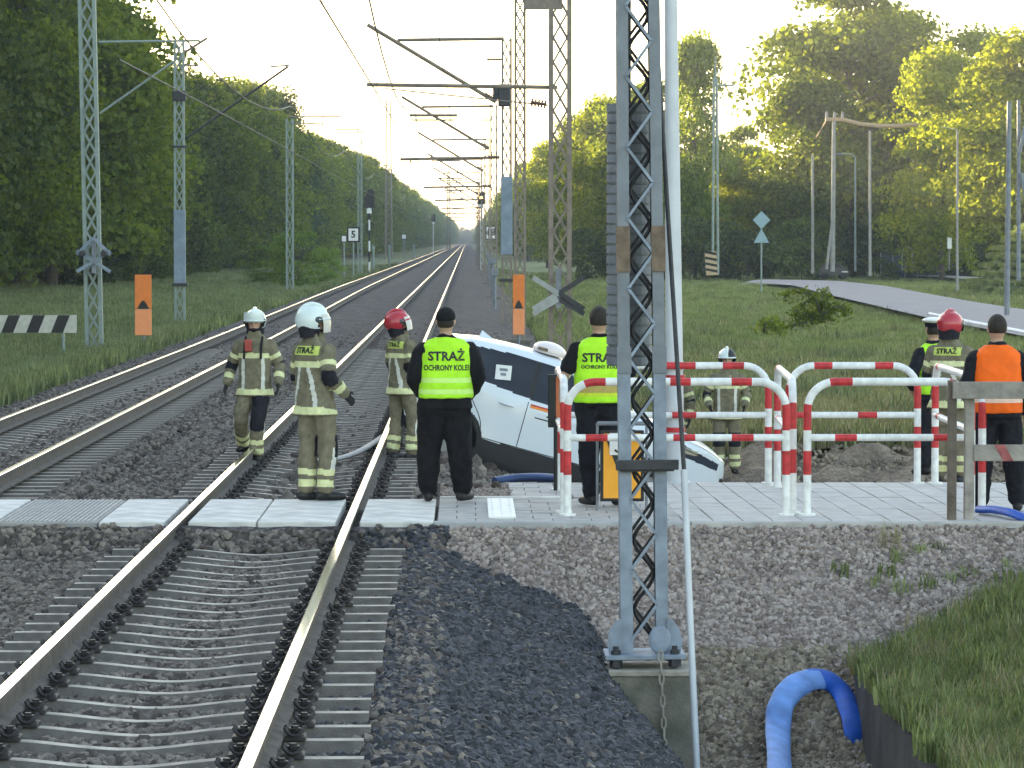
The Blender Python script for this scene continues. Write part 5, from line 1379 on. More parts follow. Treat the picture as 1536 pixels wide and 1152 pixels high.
t_ = thing('layflat_hose', 'thick blue hose looping out of the ditch at the bottom right', 'hose', hp_ctrl[0])
pts = [p - hp_ctrl[0] for p in spline(hp_ctrl, 96)]
def hose_mesh(name, pts, w, th, m, mats=None):
    n = len(pts); vs = []; seg = 18
    for i, p in enumerate(pts):
        tt = (pts[min(i + 1, n - 1)] - pts[max(i - 1, 0)]).normalized(); f = i / (n - 1)
        nrm = Vector((0.25 - 0.9 * sm(0.45, 0.9, f) * 0, -0.75 + 0.2 * f, 0.65)); nrm = (nrm - tt * nrm.dot(tt)).normalized(); s_ = tt.cross(nrm)
        wv = w * (1 + 0.03 * math.sin(i * 0.37) + 0.02 * math.sin(i * 0.83))
        for k in range(seg):
            a = 2 * math.pi * k / seg; vs.append(p + s_ * math.cos(a) * wv / 2 + nrm * math.sin(a) * th / 2)
    mb = MB(); fs = [(i * seg + k, i * seg + (k + 1) % seg, (i + 1) * seg + (k + 1) % seg, (i + 1) * seg + k) for i in range(n - 1) for k in range(seg)]
    mb.add(vs, fs + [tuple(reversed(range(seg))), tuple((n - 1) * seg + k for k in range(seg))])
    return mb.build(name, m, t_, True)
k_ = int(len(pts) * 0.56)
hose_mesh('pale_length', pts[:k_ + 1], 0.21, 0.085, M['hose_pale'])
hose_mesh('deep_blue_length', pts[k_ - 4:], 0.195, 0.07, M['hose_blue'])
ribbon('layflat_hose', 'short end of blue hose lying on the path by the wooden fence', spline([(4.62, 32.9, 0.03), (4.72, 32.6, 0.05), (4.83, 32.25, 0.04), (4.98, 31.95, -0.02)], 30), 0.13, 0.07, M['hose_blue'])
ribbon('layflat_hose', 'dark blue hose lying under the tilted white car', spline([at(742, 722, 37.8) + Vector((0, 0, 0.0)), at(775, 717, 37.9), at(810, 716, 37.8), at(845, 719, 37.6)], 30), 0.14, 0.09, mat('dark blue hose', (0.03, 0.06, 0.16), 0.5))
ribbon('fire_hose', 'white flat hose lying across the track behind the back turned firefighter', spline([gp(470, 690, -0.16), gp(500, 689, -0.15), gp(530, 681, -0.13), gp(552, 670, -0.10), gp(575, 655, -0.12)], 40), 0.11, 0.055, M['hose_white'])
lp = onbank(1322, 1137, 0.03)
mb = MB(); mb.ell((0, 0, 0), (0.065, 0.05, 0.045), 12, 8); mb.v = [tuple(Vector(v) * (1 + 0.25 * noise.noise(Vector(v) * 30))) for v in mb.v]
tag(mb.build('litter', M['sign_white'], None, True, lp), 'crumpled white scrap in the ditch right of the blue hose', 'litter')
# concrete ditch wall
mb = MB()
prof = [(3.13 + 0.03 * math.sin(y * 1.7), y) for y in np.linspace(18, 29.6, 24)]
vs = []
for (x, y) in prof:
    zt = -1.06 + 0.03 * (y - 29) + 0.02
    x += 0.035 * noise.noise(Vector((y * 2.3, 1, 2))); zt += 0.03 * noise.noise(Vector((y * 3.1, 4, 2)))
    vs += [(x - 0.02, y, -1.9), (x, y, zt), (x + 0.16, y, zt), (x + 0.16, y, -1.9)]
k = 4; n = len(prof)
mb.add(vs, [(i * k + j, i * k + (j + 1) % k, (i + 1) * k + (j + 1) % k, (i + 1) * k + j) for i in range(n - 1) for j in range(k)] + [(0, 1, 2, 3), tuple((n - 1) * k + j for j in (3, 2, 1, 0))])
tag(mb.build('ditch_wall', M['wall_dark']), 'dark damp retaining wall under the grassy bank at the bottom right', 'wall')
# ------------------------------------------------------------------ road, verge path, mound at the right
def strip(name, L_, R_, m, lift, n=40, kind='structure'):
    """surface between two pixel poly-lines dropped on the terrain"""
    def pts(P):
        out = []
        for (px, py, D) in P: out.append(at(px, py, D))
        return out
    A, B = pts(L_), pts(R_); mb = MB(); vs = []
    def res(P):
        seg = [0]
        for i in range(1, len(P)): seg.append(seg[-1] + (P[i] - P[i - 1]).length)
        o = []
        for k in range(n + 1):
            s = seg[-1] * k / n; i = max(0, min(len(P) - 2, next((j for j in range(len(P) - 1) if seg[j + 1] >= s), len(P) - 2))); f = (s - seg[i]) / max(1e-6, seg[i + 1] - seg[i]); o.append(P[i].lerp(P[i + 1], f))
        return o
    A, B = res(A), res(B)
    for a, b_ in zip(A, B):
        for f in np.linspace(0, 1, 7):
            p = a.lerp(b_, f); vs.append((p.x, p.y, ROADZ(p.y) + lift + 0.05 * (1 - (2 * f - 1)**2)))
    k = 7
    mb.add(vs, [(i * k + j, i * k + j + 1, (i + 1) * k + j + 1, (i + 1) * k + j) for i in range(n) for j in range(k - 1)])
    o = mb.build(name, m); o['kind'] = kind; return o
def ROADZ(y): return -0.62 - 0.20 * sm(90, 200, y)
def onz(px, py):
    # distance at which a road-level point shows at this pixel row
    D = 150.0
    for _ in range(20): D = (CAMZ - ROADZ(D) - 0.1) * FPX / (py - 361)
    return (px, py, D)
far_e = [onz(1150, 419), onz(1215, 420), onz(1255, 421), onz(1330, 429), onz(1400, 442), onz(1470, 454), onz(1536, 464), onz(1640, 482)]
near_e = [onz(1118, 423), onz(1190, 428), onz(1235, 440), onz(1300, 455), onz(1390, 476), onz(1460, 490), onz(1536, 504), onz(1640, 524)]
strip('road', far_e, near_e, M['asphalt'], 0.10)
me_ = [onz(1395, 470), onz(1460, 483), onz(1536, 497), onz(1640, 515)]; me2 = [onz(1392, 471.6), onz(1457, 485.2), onz(1533, 499.6), onz(1636, 518)]
strip('road_edge_line', me_, me2, M['road_white'], 0.125)
strip('verge_path', [onz(1340, 411), onz(1400, 412), onz(1470, 416), onz(1536, 420), onz(1640, 428)], [onz(1340, 413), onz(1400, 415), onz(1470, 420), onz(1536, 426), onz(1640, 436)], M['paver'], 0.12)
# grassy mound
mb = MB(); c = at(1560, 412, 235); n, k = 26, 12; vs = []
for j in range(k + 1):
    for i in range(n):
        a = 2 * math.pi * i / n; r_ = j / k; hgt = 4.3 * (1 - sm(0.05, 1, r_)) + 0.15 * noise.noise(Vector((i * .7, j * .6, 1))) * (r_ < 0.95)
        vs.append((c.x + math.cos(a) * 5.2 * r_, 235 + math.sin(a) * 14 * r_, -0.95 + hgt))
mb.add(vs, [(j * n + i, j * n + (i + 1) % n, (j + 1) * n + (i + 1) % n, (j + 1) * n + i) for j in range(k) for i in range(n)])
M['mound'] = mat('mound grass', (0.08, 0.115, 0.035), 0.95, 0, 0.25, 1.2)
struct(mb.build('hill', M['mound'], None, True)); vs_mound = list(vs)

# ------------------------------------------------------------------ poles, signs, car at the right
def upole(lab, px, py0, py1, D, r, cat='pole', m='pole_wood', px1=None):
    b = at(px, py1, D); t_ = thing('utility_pole', lab, cat, b); tp = at(px1 or px, py0, D) - b
    mb = MB(); mb.tube([(0, 0, -0.3), tp], [r, r * 0.75], 12); mb.build('shaft', M[m], t_, True); return t_, b, tp
t_, b, tp = upole('stout utility pole with a crossarm and a sagging tan cable', 1249, 176, 402, 300, 0.20, px1=1251)
mb = MB(); mb.tube([at(1249, 330, 300) - b, at(1240, 404, 300) - b], 0.12, 8); mb.build('prop', M['pole_wood'], t_)
mb = MB(); A, B = at(1238, 177, 300) - b, at(1266, 181, 300) - b; mb.box((A + B) / 2, (abs(B.x - A.x), 0.3, 0.3), ch=0.05); mb.build('crossarm', M['cable_tan'], t_)
for q in (1240, 1252, 1264):
    mb = MB(); p = at(q, 176, 300) - b; mb.tube([p, p + Vector((0, 0, 0.45))], [0.13, 0.09], 10); mb.build('insulator', M['pole_wood'], t_)
mb = MB(); mb.tube([at(1262, 179, 300), at(1290, 186, 300), at(1320, 189, 300), at(1350, 189, 300), at(1376, 187, 302)], 0.17, 8); tag(mb.build('bundled_cable', M['cable_tan'], None, True), 'thick tan bundled cable sagging from the crossarm towards the right trees', 'cable')
mb = MB(); mb.tube([at(1240, 180, 300), at(1228, 200, 330), at(1204, 238, 400)], 0.06, 6); tag(mb.build('overhead_cable', M['cable_tan'], None, True), 'thin cable running from the crossarm down to the left', 'cable')
upole('slim pole just left of the pole with the crossarm', 1219, 232, 405, 310, 0.13)
t_, b, tp = upole('street lamp with a bent arm right of the crossarm pole', 1283, 236, 402, 320, 0.10, 'street lamp', 'mast_green')
mb = MB(); mb.tube([tp, tp + Vector((-0.3, 0, 0.3)), tp + Vector((-1.2, 0, 0.32))], 0.06, 8); mb.build('arm', M['mast_green'], t_, True)
mb = MB(); mb.ell(tp + Vector((-1.4, 0, 0.28)), (0.4, 0.16, 0.09), 12, 6); mb.build('lamp_head', M['galv_dark'], t_, True)
upole('slim grey pole right of the bent street lamp', 1305, 196, 408, 290, 0.12)
t_, b, tp = upole('thin pole standing in the verge in front of the mound', 1436, 195, 428, 215, 0.08)
mb = MB(); mb.tube([tp, tp + Vector((0, 0, -0.02)) + Vector((-0.9, 0, 0.2))], 0.03, 6); mb.build('arm', M['pole_wood'], t_)
# thick pole at right edge
t_, b, tp = upole('thick grey pole by the road at the right edge of the photo', 1510, 152, 497, 150, 0.12, 'pole', 'galv_dark', 1514)
t_, b, tp = upole('pole with strapped on hardware right behind the thick grey pole', 1528, 150, 412, 185, 0.11, 'pole', 'galv_dark')
mb = MB(); p = at(1528, 230, 185) - b; mb.tube([p + Vector((0, -0.2, 0)), p + Vector((0.35, -0.2, 1.6))], 0.10, 8); mb.tube([p + Vector((0.1, -0.2, -1.0)), p + Vector((0.42, -0.2, -2.6))], 0.10, 8); mb.build('brace', M['galv_dark'], t_)
for q in (300, 350):
    mb = MB(); p = at(1528, q, 185) - b; mb.tube([p, p + Vector((0, 0, 0.08))], 0.16, 12); mb.build('clamp', M['galv'], t_)
# H pole with an antenna arm behind the white pole
t_ = thing('twin_pole', 'slim twin pole with a small side arm above the trees behind the white pole', 'pole', at(1073, 412, 200)); b = t_.location
for q in (1069, 1077):
    mb = MB(); mb.tube([at(q, 412, 200) - b, at(1073 + (q - 1073) * .5, 118, 200) - b], 0.07, 8); mb.build('leg', M['mast_green'], t_, True)
mb = MB(); mb.tube([at(1073, 130, 200) - b, at(1073, 85, 200) - b], [0.07, 0.03], 8); mb.build('tip', M['mast_green'], t_)
mb = MB(); mb.tube([at(1073, 128, 200) - b, at(1100, 128, 200) - b, at(1100, 121, 200) - b], 0.05, 8); mb.build('side_arm', M['mast_green'], t_)
mb = MB(); w = 0.72; z0 = 0.0; 
b2 = at(1068, 412, 196); t_ = thing('hazard_post', 'leaning post guard with black and yellow stripes', 'post guard', b2)
mb = MB(); mb.box((0, 0, 0.6), (0.62, 0.14, 1.25), 0, ch=0.01)
for q in range(4):
    z = 0.08 + q * 0.31; mb.poly([(-0.305, -0.076, z + 0.16), (0.305, -0.076, z - 0.0), (0.305, -0.076, z + 0.14), (-0.305, -0.076, z + 0.30)], 0.005, 1)
mb.build('panel', [M['hazard_yellow'], M['black']], t_); t_.rotation_euler = (0, R(-4), 0)
# traffic sign seen from behind
b = at(1142, 432, 190); t_ = thing('road_sign', 'grey backs of a diamond sign above a triangle sign on one post', 'sign', b)
zz = at(1142, 330, 190).z - b.z; zz2 = at(1142, 356, 190).z - b.z
mb = MB(); s_ = 0.46; mb.poly([(0, -0.02, zz + s_), (s_, -0.02, zz), (0, -0.02, zz - s_), (-s_, -0.02, zz)], 0.015); mb.build('diamond_plate', M['teal_sign'], t_)
mb = MB(); mb.poly([(0, -0.02, zz2 + 0.45), (0.40, -0.02, zz2 - 0.28), (-0.40, -0.02, zz2 - 0.28)], 0.015); mb.build('triangle_plate', M['teal_sign'], t_)
mb = MB(); mb.tube([(0, 0.03, -0.2), (0, 0.03, zz + 0.3)], 0.045, 8); mb.build('post', M['mast_green'], t_)
# parked dark car
b = at(1250, 408, 318); b.z = -0.86
t_ = thing('parked_car', 'dark car parked under the trees beyond the road', 'car', b)
prof = [(-1.25, 0.3), (-1.25, 0.75), (-1.05, 0.95), (-0.75, 1.38), (0.45, 1.42), (0.85, 1.02), (1.2, 0.9), (1.28, 0.6), (1.28, 0.3)]
mb = MB(); mb.poly([(x, -0.8, z) for x, z in prof], 1.6); mb.build('body', mat('dark car paint', (0.02, 0.022, 0.03), 0.3, 0, 0.1, 2, coat=0.5), t_)
mb = MB(); mb.poly([(-0.85, -0.815, 0.98), (-0.66, -0.815, 1.30), (0.38, -0.815, 1.33), (0.66, -0.815, 1.02)], 0.012); mb.build('window', M['glass'], t_)
for s in (-0.8, 0.8):
    mb = MB(); mb.tube([(s, -0.83, 0.3), (s, 0.83, 0.3)], 0.3, 18); mb.build('wheel', M['tyre'], t_)
mb = MB(); mb.box((0.9, -0.82, 0.62), (0.5, 0.02, 0.12)); mb.build('number_plate', M['sign_white'], t_)
# dark fence and shed among the trees
b = at(1390, 404, 330); b.z = -0.9
t_ = thing('panel_fence', 'dark teal panel fence under the trees beyond the road', 'fence', b)
for q in range(7):
    mb = MB(); mb.box((-3.6 + 1.1 * q, 0, 1.1), (1.04, 0.06, 2.2)); mb.build('panel', M['hut'], t_)
    mb = MB(); mb.tube([(-4.15 + 1.1 * q, 0, 0), (-4.15 + 1.1 * q, 0, 2.3)], 0.06, 8); mb.build('post', M['pole_wood'], t_)
b = at(1424, 405, 300); t_ = thing('notice_post', 'small white notice on a post in front of the dark fence', 'sign', b)
mb = MB(); mb.box((0, -0.05, 2.2), (0.35, 0.03, 0.9)); mb.build('notice', M['sign_white'], t_); mb = MB(); mb.tube([(0, 0, 0), (0, 0, 2.7)], 0.05, 8); mb.build('post', M['galv_dark'], t_)
b = at(1362, 404, 320); t_ = thing('rail_arch', 'pale bent pipe railing beside the dark fence', 'railing', b)
mb = MB(); mb.tube(arc_path((-0.5, 0, 0), (0.4, 0, 0), 1.9, 0.4), 0.06, 8); mb.build('pipe', M['mast_green'], t_, True)

# ------------------------------------------------------------------ vegetation
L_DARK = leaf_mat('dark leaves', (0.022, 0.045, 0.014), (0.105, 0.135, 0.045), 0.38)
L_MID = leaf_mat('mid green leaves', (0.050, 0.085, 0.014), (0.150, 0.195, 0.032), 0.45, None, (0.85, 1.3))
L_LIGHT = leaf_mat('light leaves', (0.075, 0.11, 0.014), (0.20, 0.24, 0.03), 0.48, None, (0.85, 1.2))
L_PINE = leaf_mat('blue green needles', (0.024, 0.048, 0.024), (0.06, 0.09, 0.045), 0.2)
L_WILLOW = leaf_mat('willow leaves', (0.075, 0.13, 0.035), (0.15, 0.22, 0.065), 0.4)
def crown_quads(seed, h, w, n, leaf, base=0.22, blobs=44, shape=0.9, blob_r=(0.10, 0.2)):
    g = np.random.default_rng(seed)
    # blob centres within an uneven egg
    cs = []
    while len(cs) < blobs:
        z = g.uniform(base, 0.96); f = (z - base) / (1 - base)
        rad = w * (math.sin(math.pi * min(1, (f * 0.86 + 0.16))) ** shape)
        a = g.uniform(0, 2 * math.pi); r_ = rad * math.sqrt(g.uniform(0.12, 1.0)) * g.uniform(0.8, 1.12)
        cs.append((math.cos(a) * r_, math.sin(a) * r_, z * h, h * g.uniform(*blob_r)))
    cs = np.array(cs); which = g.integers(0, blobs, n)
    d = g.normal(size=(n, 3)); d /= np.linalg.norm(d, axis=1, keepdims=True); d[:, 2] = np.where(d[:, 2] < -0.3, -d[:, 2] * 0.6, d[:, 2])
    rr = g.uniform(0.55, 1.05, n) ** 0.7
    p = cs[which, :3] + d * (cs[which, 3] * rr)[:, None] * np.array([1, 1, 0.72])
    nrm = d + g.normal(size=(n, 3)) * 0.55; nrm /= np.linalg.norm(nrm, axis=1, keepdims=True)
    t1 = np.cross(nrm, g.normal(size=(n, 3))); t1 /= np.linalg.norm(t1, axis=1, keepdims=True); t2 = np.cross(nrm, t1)
    s = leaf * g.uniform(0.55, 1.25, n)[:, None]
    Q = np.stack([p - t1 * s * 0.5, p + t2 * s * 0.36 + nrm * s * 0.1, p + t1 * s * 0.5, p - t2 * s * 0.36 + nrm * s * 0.1], 1)
    return Q, cs
TREES = {}
def make_tree(key, seed, h, w, n, leaf, lm, base=0.22, blobs=44, shape=0.9, trunk=0.28, br=(0.10, 0.2)):
    Q, cs = crown_quads(seed, h, w, n, leaf, base, blobs, shape, br)
    cme = quads('crown', Q, lm, None, False).data
    mb = MB(); r = random.Random(seed)
    tp = [(0.15 * math.sin(z * 0.9 + seed) , 0.15 * math.cos(z * 0.8 + seed), z) for z in np.linspace(-0.3, h * 0.82, 10)]
    mb.tube(tp, [trunk * (1.25 if i == 0 else 1 - 0.085 * i) for i in range(10)], 9)
    for c in cs[:16]:
        z0 = max(h * 0.15, c[2] - math.hypot(c[0], c[1]) * r.uniform(0.5, 0.9)); s0 = Vector((0.15 * math.sin(z0 * .9 + seed), 0.15 * math.cos(z0 * .8 + seed), z0)); e = Vector(c[:3])
        mb.tube([s0, s0.lerp(e, 0.5) + Vector((0, 0, 0.25)), e], [trunk * 0.42, trunk * 0.25, trunk * 0.08], 6)
    tm = mb.build('trunk', M['bark']); tme = tm.data; bpy.data.objects.remove(tm)
    TREES[key] = (cme, tme, h, w)
N1 = 11000
make_tree('oak', 1, 20, 5.2, 26000, 0.44, L_MID, 0.06, 74, 0.7, br=(0.10, 0.185))
make_tree('oak_b', 2, 20, 4.6, 23000, 0.44, L_MID, 0.06, 66, 0.7, br=(0.10, 0.18))
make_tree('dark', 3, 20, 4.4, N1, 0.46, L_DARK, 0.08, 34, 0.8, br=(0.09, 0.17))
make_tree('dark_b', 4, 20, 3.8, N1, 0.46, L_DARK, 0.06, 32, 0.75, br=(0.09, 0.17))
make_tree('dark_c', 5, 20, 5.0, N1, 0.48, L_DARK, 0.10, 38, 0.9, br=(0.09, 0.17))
make_tree('light', 6, 20, 4.6, 18000, 0.44, L_LIGHT, 0.06, 58, 0.7, br=(0.09, 0.17))
make_tree('pine', 7, 20, 3.2, 9000, 0.46, L_PINE, 0.10, 50, 0.7)
make_tree('bush', 8, 5, 3.0, 5200, 0.24, L_WILLOW, 0.02, 40, 0.5, 0.05, (0.12, 0.24))
make_tree('shrub', 9, 5, 2.8, 4000, 0.30, L_DARK, 0.02, 34, 0.5, 0.05, (0.14, 0.26))
def tree(key, lab, x, y, h, wf=1.0, z=None, cat='tree', name='tree', group=None, seed=None):
    cme, tme, h0, w0 = TREES[key]; s = h / h0
    t_ = thing(name, lab, cat, (x, y, H(x, y) - 0.05 if z is None else z), random.Random(seed if seed is not None else x * 13 + y).uniform(0, 6.28), group)
    t_.scale = (s * wf, s * wf, s)
    for nm, me in (('crown', cme), ('trunk', tme)):
        o = bpy.data.objects.new(nm, me); COL.objects.link(o); o.parent = t_
    return t_
def ptree(key, lab, px, D, top, wf=1.0, **kw):
    x = at(px, 361, D).x; z = H(x, D) - 0.05; h = at(px, top, D).z - z
    return tree(key, lab, x, D, h, wf, z, **kw)
# right side, one by one
ptree('oak', 'tallest broad tree behind the pole with the crossarm', 1276, 352, -38, 1.10, seed=1)
ptree('oak_b', 'broad tree bulging left of the tallest one', 1212, 345, 122, 1.05, seed=4)
ptree('oak_b', 'tall tree just right of the tallest one, with thin pale top', 1345, 362, 25, 0.95, seed=2)
ptree('light', 'yellow lit tree between the tallest tree and the right edge', 1412, 318, 78, 0.95, seed=5)
ptree('oak', 'tall tree right of the yellow lit one', 1462, 345, 38, 1.0, seed=6)
ptree('light', 'bright tree cut by the right edge of the photo', 1534, 300, 50, 1.15, seed=7)
ptree('oak_b', 'narrow tall tree right behind the tall white pole', 1042, 330, 62, 0.58, seed=8)
ptree('oak', 'lower tree in the dip between the white pole and the tallest tree', 1110, 385, 186, 0.85, seed=9)
ptree('light', 'small round tree below the dip right of the white pole', 1092, 345, 232, 1.0, seed=19)
ptree('oak', 'tree seen through the lattice of the big mast', 965, 340, 118, 0.95, seed=10)
ptree('light', 'tree left of the big mast with a yellow lit crown', 905, 350, 148, 0.85, seed=11)
ptree('oak_b', 'tree between the two lattice masts and the big mast', 868, 400, 178, 0.9, seed=12)
ptree('light', 'lower tree behind the two lattice masts right of the tracks', 822, 480, 215, 0.9, seed=13)
ptree('oak', 'farthest separate tree right of the tracks', 792, 620, 243, 0.9, seed=14)
for k in range(15):
    px = 890 + 46 * k
    ptree('shrub', 'dark bush in the undergrowth below the right trees', px + random.uniform(-9, 9), 332 + random.uniform(-12, 25), random.uniform(322, 352), 1.0, cat='bush', name='bush', group='bushes under the right trees')
for k in range(12):
    px = 905 + 56 * k
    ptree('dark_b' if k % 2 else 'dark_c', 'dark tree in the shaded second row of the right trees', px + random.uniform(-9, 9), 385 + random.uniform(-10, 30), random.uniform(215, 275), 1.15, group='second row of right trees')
# left edge of the wood
r_ = random.Random(21)
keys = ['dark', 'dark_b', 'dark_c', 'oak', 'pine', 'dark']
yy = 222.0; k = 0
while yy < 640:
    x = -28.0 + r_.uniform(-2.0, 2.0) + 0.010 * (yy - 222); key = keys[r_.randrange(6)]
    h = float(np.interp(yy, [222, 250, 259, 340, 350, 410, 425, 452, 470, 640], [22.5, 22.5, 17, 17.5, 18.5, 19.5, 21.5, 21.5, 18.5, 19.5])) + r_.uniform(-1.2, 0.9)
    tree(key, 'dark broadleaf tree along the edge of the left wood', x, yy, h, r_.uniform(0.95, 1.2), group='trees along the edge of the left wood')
    yy += r_.uniform(4.5, 7.5) * (1 + (yy - 222) / 700); k += 1
for k in range(26):
    yy = 232 + 13 * k
    tree('shrub', 'low dark bush at the foot of the left wood', -23.6 + r_.uniform(-0.8, 1.2), yy, r_.uniform(3.0, 6.0), 1.0, cat='bush', name='bush', group='bushes at the foot of the left wood')
b = at(445, 432, 228); tree('bush', 'light green willow bush beside the far track', b.x, 228, 3.6, 0.95, cat='bush', name='willow_bush', seed=3)
b = at(400, 428, 246); tree('bush', 'lower willow bush left of the bigger one', b.x, 246, 2.7, 1.1, cat='bush', name='willow_bush', seed=5)
b = at(488, 424, 250); tree('bush', 'willow bush by the white signs left of the tracks', b.x, 250, 2.6, 0.9, cat='bush', name='willow_bush', seed=6)
# rest of the woods: one mass each
def tree_coll(name, ks):
    c = bpy.data.collections.new(name)
    for k_ in ks:
        cme, tme, h0, w0 = TREES[k_]
        me = cme.copy(); o = bpy.data.objects.new('wood tree', me); c.objects.link(o)
    return c
CW = tree_coll('wood trees', ['dark', 'dark_b', 'dark_c', 'oak']); CW2 = tree_coll('right wood trees', ['oak', 'oak_b', 'dark_c', 'light'])
pts = []
for y in np.arange(24, 222, 5.0):
    for x in np.arange(-64, -25.5, 6.0): pts.append((x + r_.uniform(-1.8, 1.8), y + r_.uniform(-1.8, 1.8), -0.8))
for y in np.arange(222, 660, 7.0):
    for x in (-66, -57, -49, -41, -34): pts.append((x + r_.uniform(-2, 2), y + r_.uniform(-2, 2), -0.8))
y = 640.0
while y < 3600:
    e = -22.5 + 0.0042 * min(y - 640, 1800)
    for q in range(4): pts.append((e - 6.5 * q + r_.uniform(-2, 2), y + r_.uniform(-3, 3), -0.8))
    y += 7 + (y - 640) / 160
struct(scatter('left_wood', pts, CW, 0.88, 1.02, 'z', 8), 'stuff')
pts = []
y = 400.0
while y < 3600:
    e = 13.5 + 0.0 * y
    if y > 640:
        for q in range(4): pts.append((e + 6.0 * q + r_.uniform(-2, 2), y + r_.uniform(-3, 3), -1.2))
    y += 8 + (y - 400) / 150
for y in np.arange(410, 520, 12):
    for x in np.arange(30, 84, 6.5): pts.append((x + r_.uniform(-2, 2), y + r_.uniform(-3, 3), -7.5))
struct(scatter('right_wood', pts, CW2, 0.72, 0.92, 'z', 9), 'stuff')
# wood closing the view at the end of the line
pts = [(x + r_.uniform(-2, 2), y, -3.0) for y in (3650, 3700, 3760) for x in np.arange(-90, 91, 6.5)]
struct(scatter('far_wood', pts, CW, 0.75, 1.0, 'z', 12), 'stuff')

# grass
def tuft(seed, n, hgt, spread, m, wid=0.012):
    g = random.Random(seed); Q = []
    for _ in range(n):
        a = g.uniform(0, 6.28); r0 = spread * math.sqrt(g.random()); bx_, by_ = r0 * math.cos(a), r0 * math.sin(a); hh = hgt * g.uniform(0.5, 1.15); a2 = g.uniform(0, 6.28); l = hh * g.uniform(0.1, 0.6)
        w_ = wid * g.uniform(0.7, 1.4); px_, py_ = math.cos(a2 + 1.57) * w_, math.sin(a2 + 1.57) * w_; dx, dy = math.cos(a2) * l, math.sin(a2) * l
        Q.append([(bx_ - px_, by_ - py_, -0.03), (bx_ + px_, by_ + py_, -0.03), (bx_ + dx * .4 + px_ * .8, by_ + dy * .4 + py_ * .8, hh * .6), (bx_ + dx * .4 - px_ * .8, by_ + dy * .4 - py_ * .8, hh * .6)])
        Q.append([(bx_ + dx * .4 - px_ * .8, by_ + dy * .4 - py_ * .8, hh * .6), (bx_ + dx * .4 + px_ * .8, by_ + dy * .4 + py_ * .8, hh * .6), (bx_ + dx + px_ * .1, by_ + dy + py_ * .1, hh), (bx_ + dx - px_ * .1, by_ + dy - py_ * .1, hh)])
    return quads('tuft', np.array(Q), m, None, False)
def grass_mat(name, a, b_): return leaf_mat(name, a, b_, 0.3, (1.5, 1.4, 0.8))
G_GREEN = grass_mat('green grass', (0.125, 0.165, 0.07), (0.24, 0.275, 0.13)); G_DRY = grass_mat('dry grass', (0.17, 0.165, 0.095), (0.31, 0.29, 0.18)); G_DARK = grass_mat('dull grass', (0.115, 0.15, 0.08), (0.215, 0.245, 0.14))
def gcoll(name, items):
    c = bpy.data.collections.new(name)
    for o in items: c.objects.link(o)
    return c
C_NEAR = gcoll('bank tufts', [tuft(k, 26, 0.11, 0.09, G_GREEN, 0.006) for k in range(3)] + [tuft(4, 30, 0.19, 0.12, G_GREEN, 0.006), tuft(5, 24, 0.18, 0.10, G_DRY, 0.005), tuft(6, 16, 0.13, 0.10, G_GREEN, 0.012)])
C_MEAD = gcoll('meadow tufts', [tuft(20 + k, 30, 0.26, 0.28, G_GREEN, 0.012) for k in range(3)])
C_DRY = gcoll('dry tufts', [tuft(30 + k, 30, 0.26, 0.25, G_DRY, 0.011) for k in range(3)])
C_LEFT = gcoll('verge tufts', [tuft(40 + k, 30, 0.30, 0.3, G_DARK, 0.013) for k in range(3)] + [tuft(44, 30, 0.28, 0.3, G_GREEN, 0.013)])
pts = []
x, y = rand_pts(15000, 2.9, 6.2, 20, 31.6, False)
for a, c in zip(x, y):
    z = H(a, c); zc = zone(a, c, z)
    e = 0.10 * noise.noise(Vector((c * 2.1, 3, 1))) + 0.06 * noise.noise(Vector((c * 6, 1, 1)))
    if in_view(a, c, 1.0) and (zc[3] == 0.0 or (a > 3.1 and random.random() < 0.02)) and a > 3.17 + e: pts.append((a, c, max(z, -1.0)))
struct(scatter('bank_grass', pts, C_NEAR, 0.6, 1.35, 'z', 21), 'stuff')
def road_gap(a, c):
    # keep grass off the road and paths
    px = 700 + a * FPX / c; py = 361 + (CAMZ - ROADZ(c)) * FPX / c
    up = np.interp(px, [p[0] for p in far_e], [p[1] for p in far_e]); lo = np.interp(px, [p[0] for p in near_e], [p[1] for p in near_e])
    if px > 1110 and up - 1 < py < lo + 1.5: return True
    if px > 1335 and 410 + (px - 1340) * 0.05 < py < 414 + (px - 1340) * 0.07: return True
    return False
PM, PDy, PL_ = [], [], []
x, y = rand_pts(60000, 2, 62, 55, 400, True); x = rng.uniform(0, 1, len(y)) * (0.16 * y + 2) + 1.2
for a, c in zip(x, y):
    if a < 2.3 + (1.2 if c < 60 else 0) or road_gap(a, c): continue
    z = H(a, c); nval = noise.noise(Vector((a * 0.25, c * 0.12, 3)))
    dry = 1 - sm(60, 110, c + 14 * nval)
    (PDy if random.random() < dry * 0.8 else PM).append((a, c, z))
struct(scatter('meadow_grass', PM, C_MEAD, 0.6, 1.25, 'z', 22), 'stuff'); struct(scatter('dry_grass', PDy, C_DRY, 0.6, 1.3, 'z', 23), 'stuff')
x, y = rand_pts(42000, 0, 1, 52, 420, True); x = -7.9 - rng.uniform(0, 1, len(y)) ** 1.2 * np.maximum(0.5, np.minimum(0.130 * y - 7.4, 22))
for a, c in zip(x, y):
    if a > -8.6 and random.random() < 0.55: continue
    PL_.append((a, c, H(a, c)))
struct(scatter('verge_grass', PL_, C_LEFT, 0.6, 1.4, 'z', 24), 'stuff')
PMo = [v for v in vs_mound if v[2] > -0.93]
PMo = [(a + random.uniform(-.5, .5), b_ + random.uniform(-.5, .5), c_ - 0.05) for a, b_, c_ in PMo for _ in range(30)]
struct(scatter('mound_grass', PMo, C_MEAD, 0.6, 1.25, 'z', 25), 'stuff')
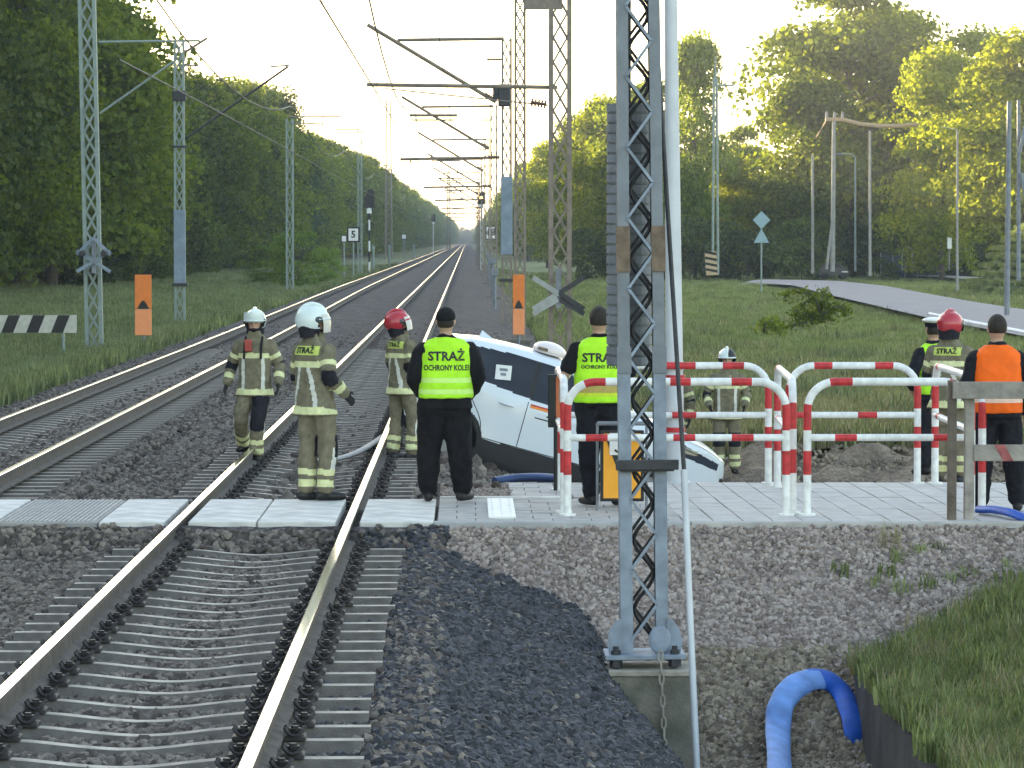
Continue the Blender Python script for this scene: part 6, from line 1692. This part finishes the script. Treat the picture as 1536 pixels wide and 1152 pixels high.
C_WEED = gcoll('weeds', [tuft(60 + k, 26, 0.42, 0.30, G_DARK, 0.014) for k in range(2)] + [tuft(64, 26, 0.36, 0.26, G_DRY, 0.012)])
PW = [(a, c, z) for a, c, z in PM + PDy if noise.noise(Vector((a * 0.55, c * 0.16, 8))) > 0.30 and c < 230 and random.random() < 0.5]
PW += [(a, c, z) for a, c, z in PL_ if noise.noise(Vector((a * 0.7, c * 0.12, 2))) > 0.25 and random.random() < 0.4]
struct(scatter('weeds', PW, C_WEED, 0.6, 1.3, 'z', 26), 'stuff')
# broken branches lying in the meadow
def branch_heap(lab, spots, D):
    o0 = at(*spots[0][0], D); t_ = thing('fallen_branch', lab, 'branches', (o0.x, D, H(o0.x, D)))
    mb = MB(); Q = []
    g = np.random.default_rng(4)
    for P in spots:
        pts_ = [at(px, py, D + g.uniform(-0.4, 0.4)) - t_.location for px, py in P]; sp = spline(pts_, 24); mb.tube(sp, [0.05 * (1 - 0.6 * i / len(sp)) for i in range(len(sp))], 6)
        for p in sp:
            for _ in range(9):
                c = np.array(p) + g.normal(size=3) * np.array([0.16, 0.16, 0.09]); a = g.normal(size=3); a /= np.linalg.norm(a); b_ = np.cross(a, g.normal(size=3)); b_ /= np.linalg.norm(b_); Q.append([c - a * .09, c + b_ * .04, c + a * .09, c - b_ * .04])
    mb.build('twigs', M['bark'], t_); quads('leaves', np.array(Q), L_MID, t_)
branch_heap('dark broken leafy branches lying in the meadow before the road', [[(1232, 476), (1236, 458), (1214, 450), (1198, 464), (1192, 474)], [(1232, 476), (1220, 444), (1190, 438), (1174, 448)], [(1232, 476), (1233, 454), (1234, 436)], [(1232, 476), (1250, 462), (1262, 460), (1268, 474)], [(1232, 478), (1212, 470), (1200, 478)], [(1250, 478), (1225, 478), (1205, 484), (1180, 490), (1168, 499)]], 128)
branch_heap('small arched bramble shoot in the meadow', [[(1146, 498), (1147, 487), (1155, 482), (1164, 488), (1168, 497)]], 118)
# ------------------------------------------------------------------ haze
hz = MB(); hz.box((0, 1900, 30), (900, 4300, 66)); ho = hz.build('haze', bpy.data.materials.new('haze')); ho['kind'] = 'stuff'
hm_ = ho.data.materials[0]; hm_.use_nodes = True; N = hm_.node_tree.nodes; N.clear()
o_ = N.new('ShaderNodeOutputMaterial'); v_ = N.new('ShaderNodeVolumePrincipled')
v_.inputs['Color'].default_value = (0.86, 0.91, 1.0, 1); v_.inputs['Density'].default_value = 0.00019; v_.inputs['Anisotropy'].default_value = 0.2
hm_.node_tree.links.new(v_.outputs[0], o_.inputs['Volume'])
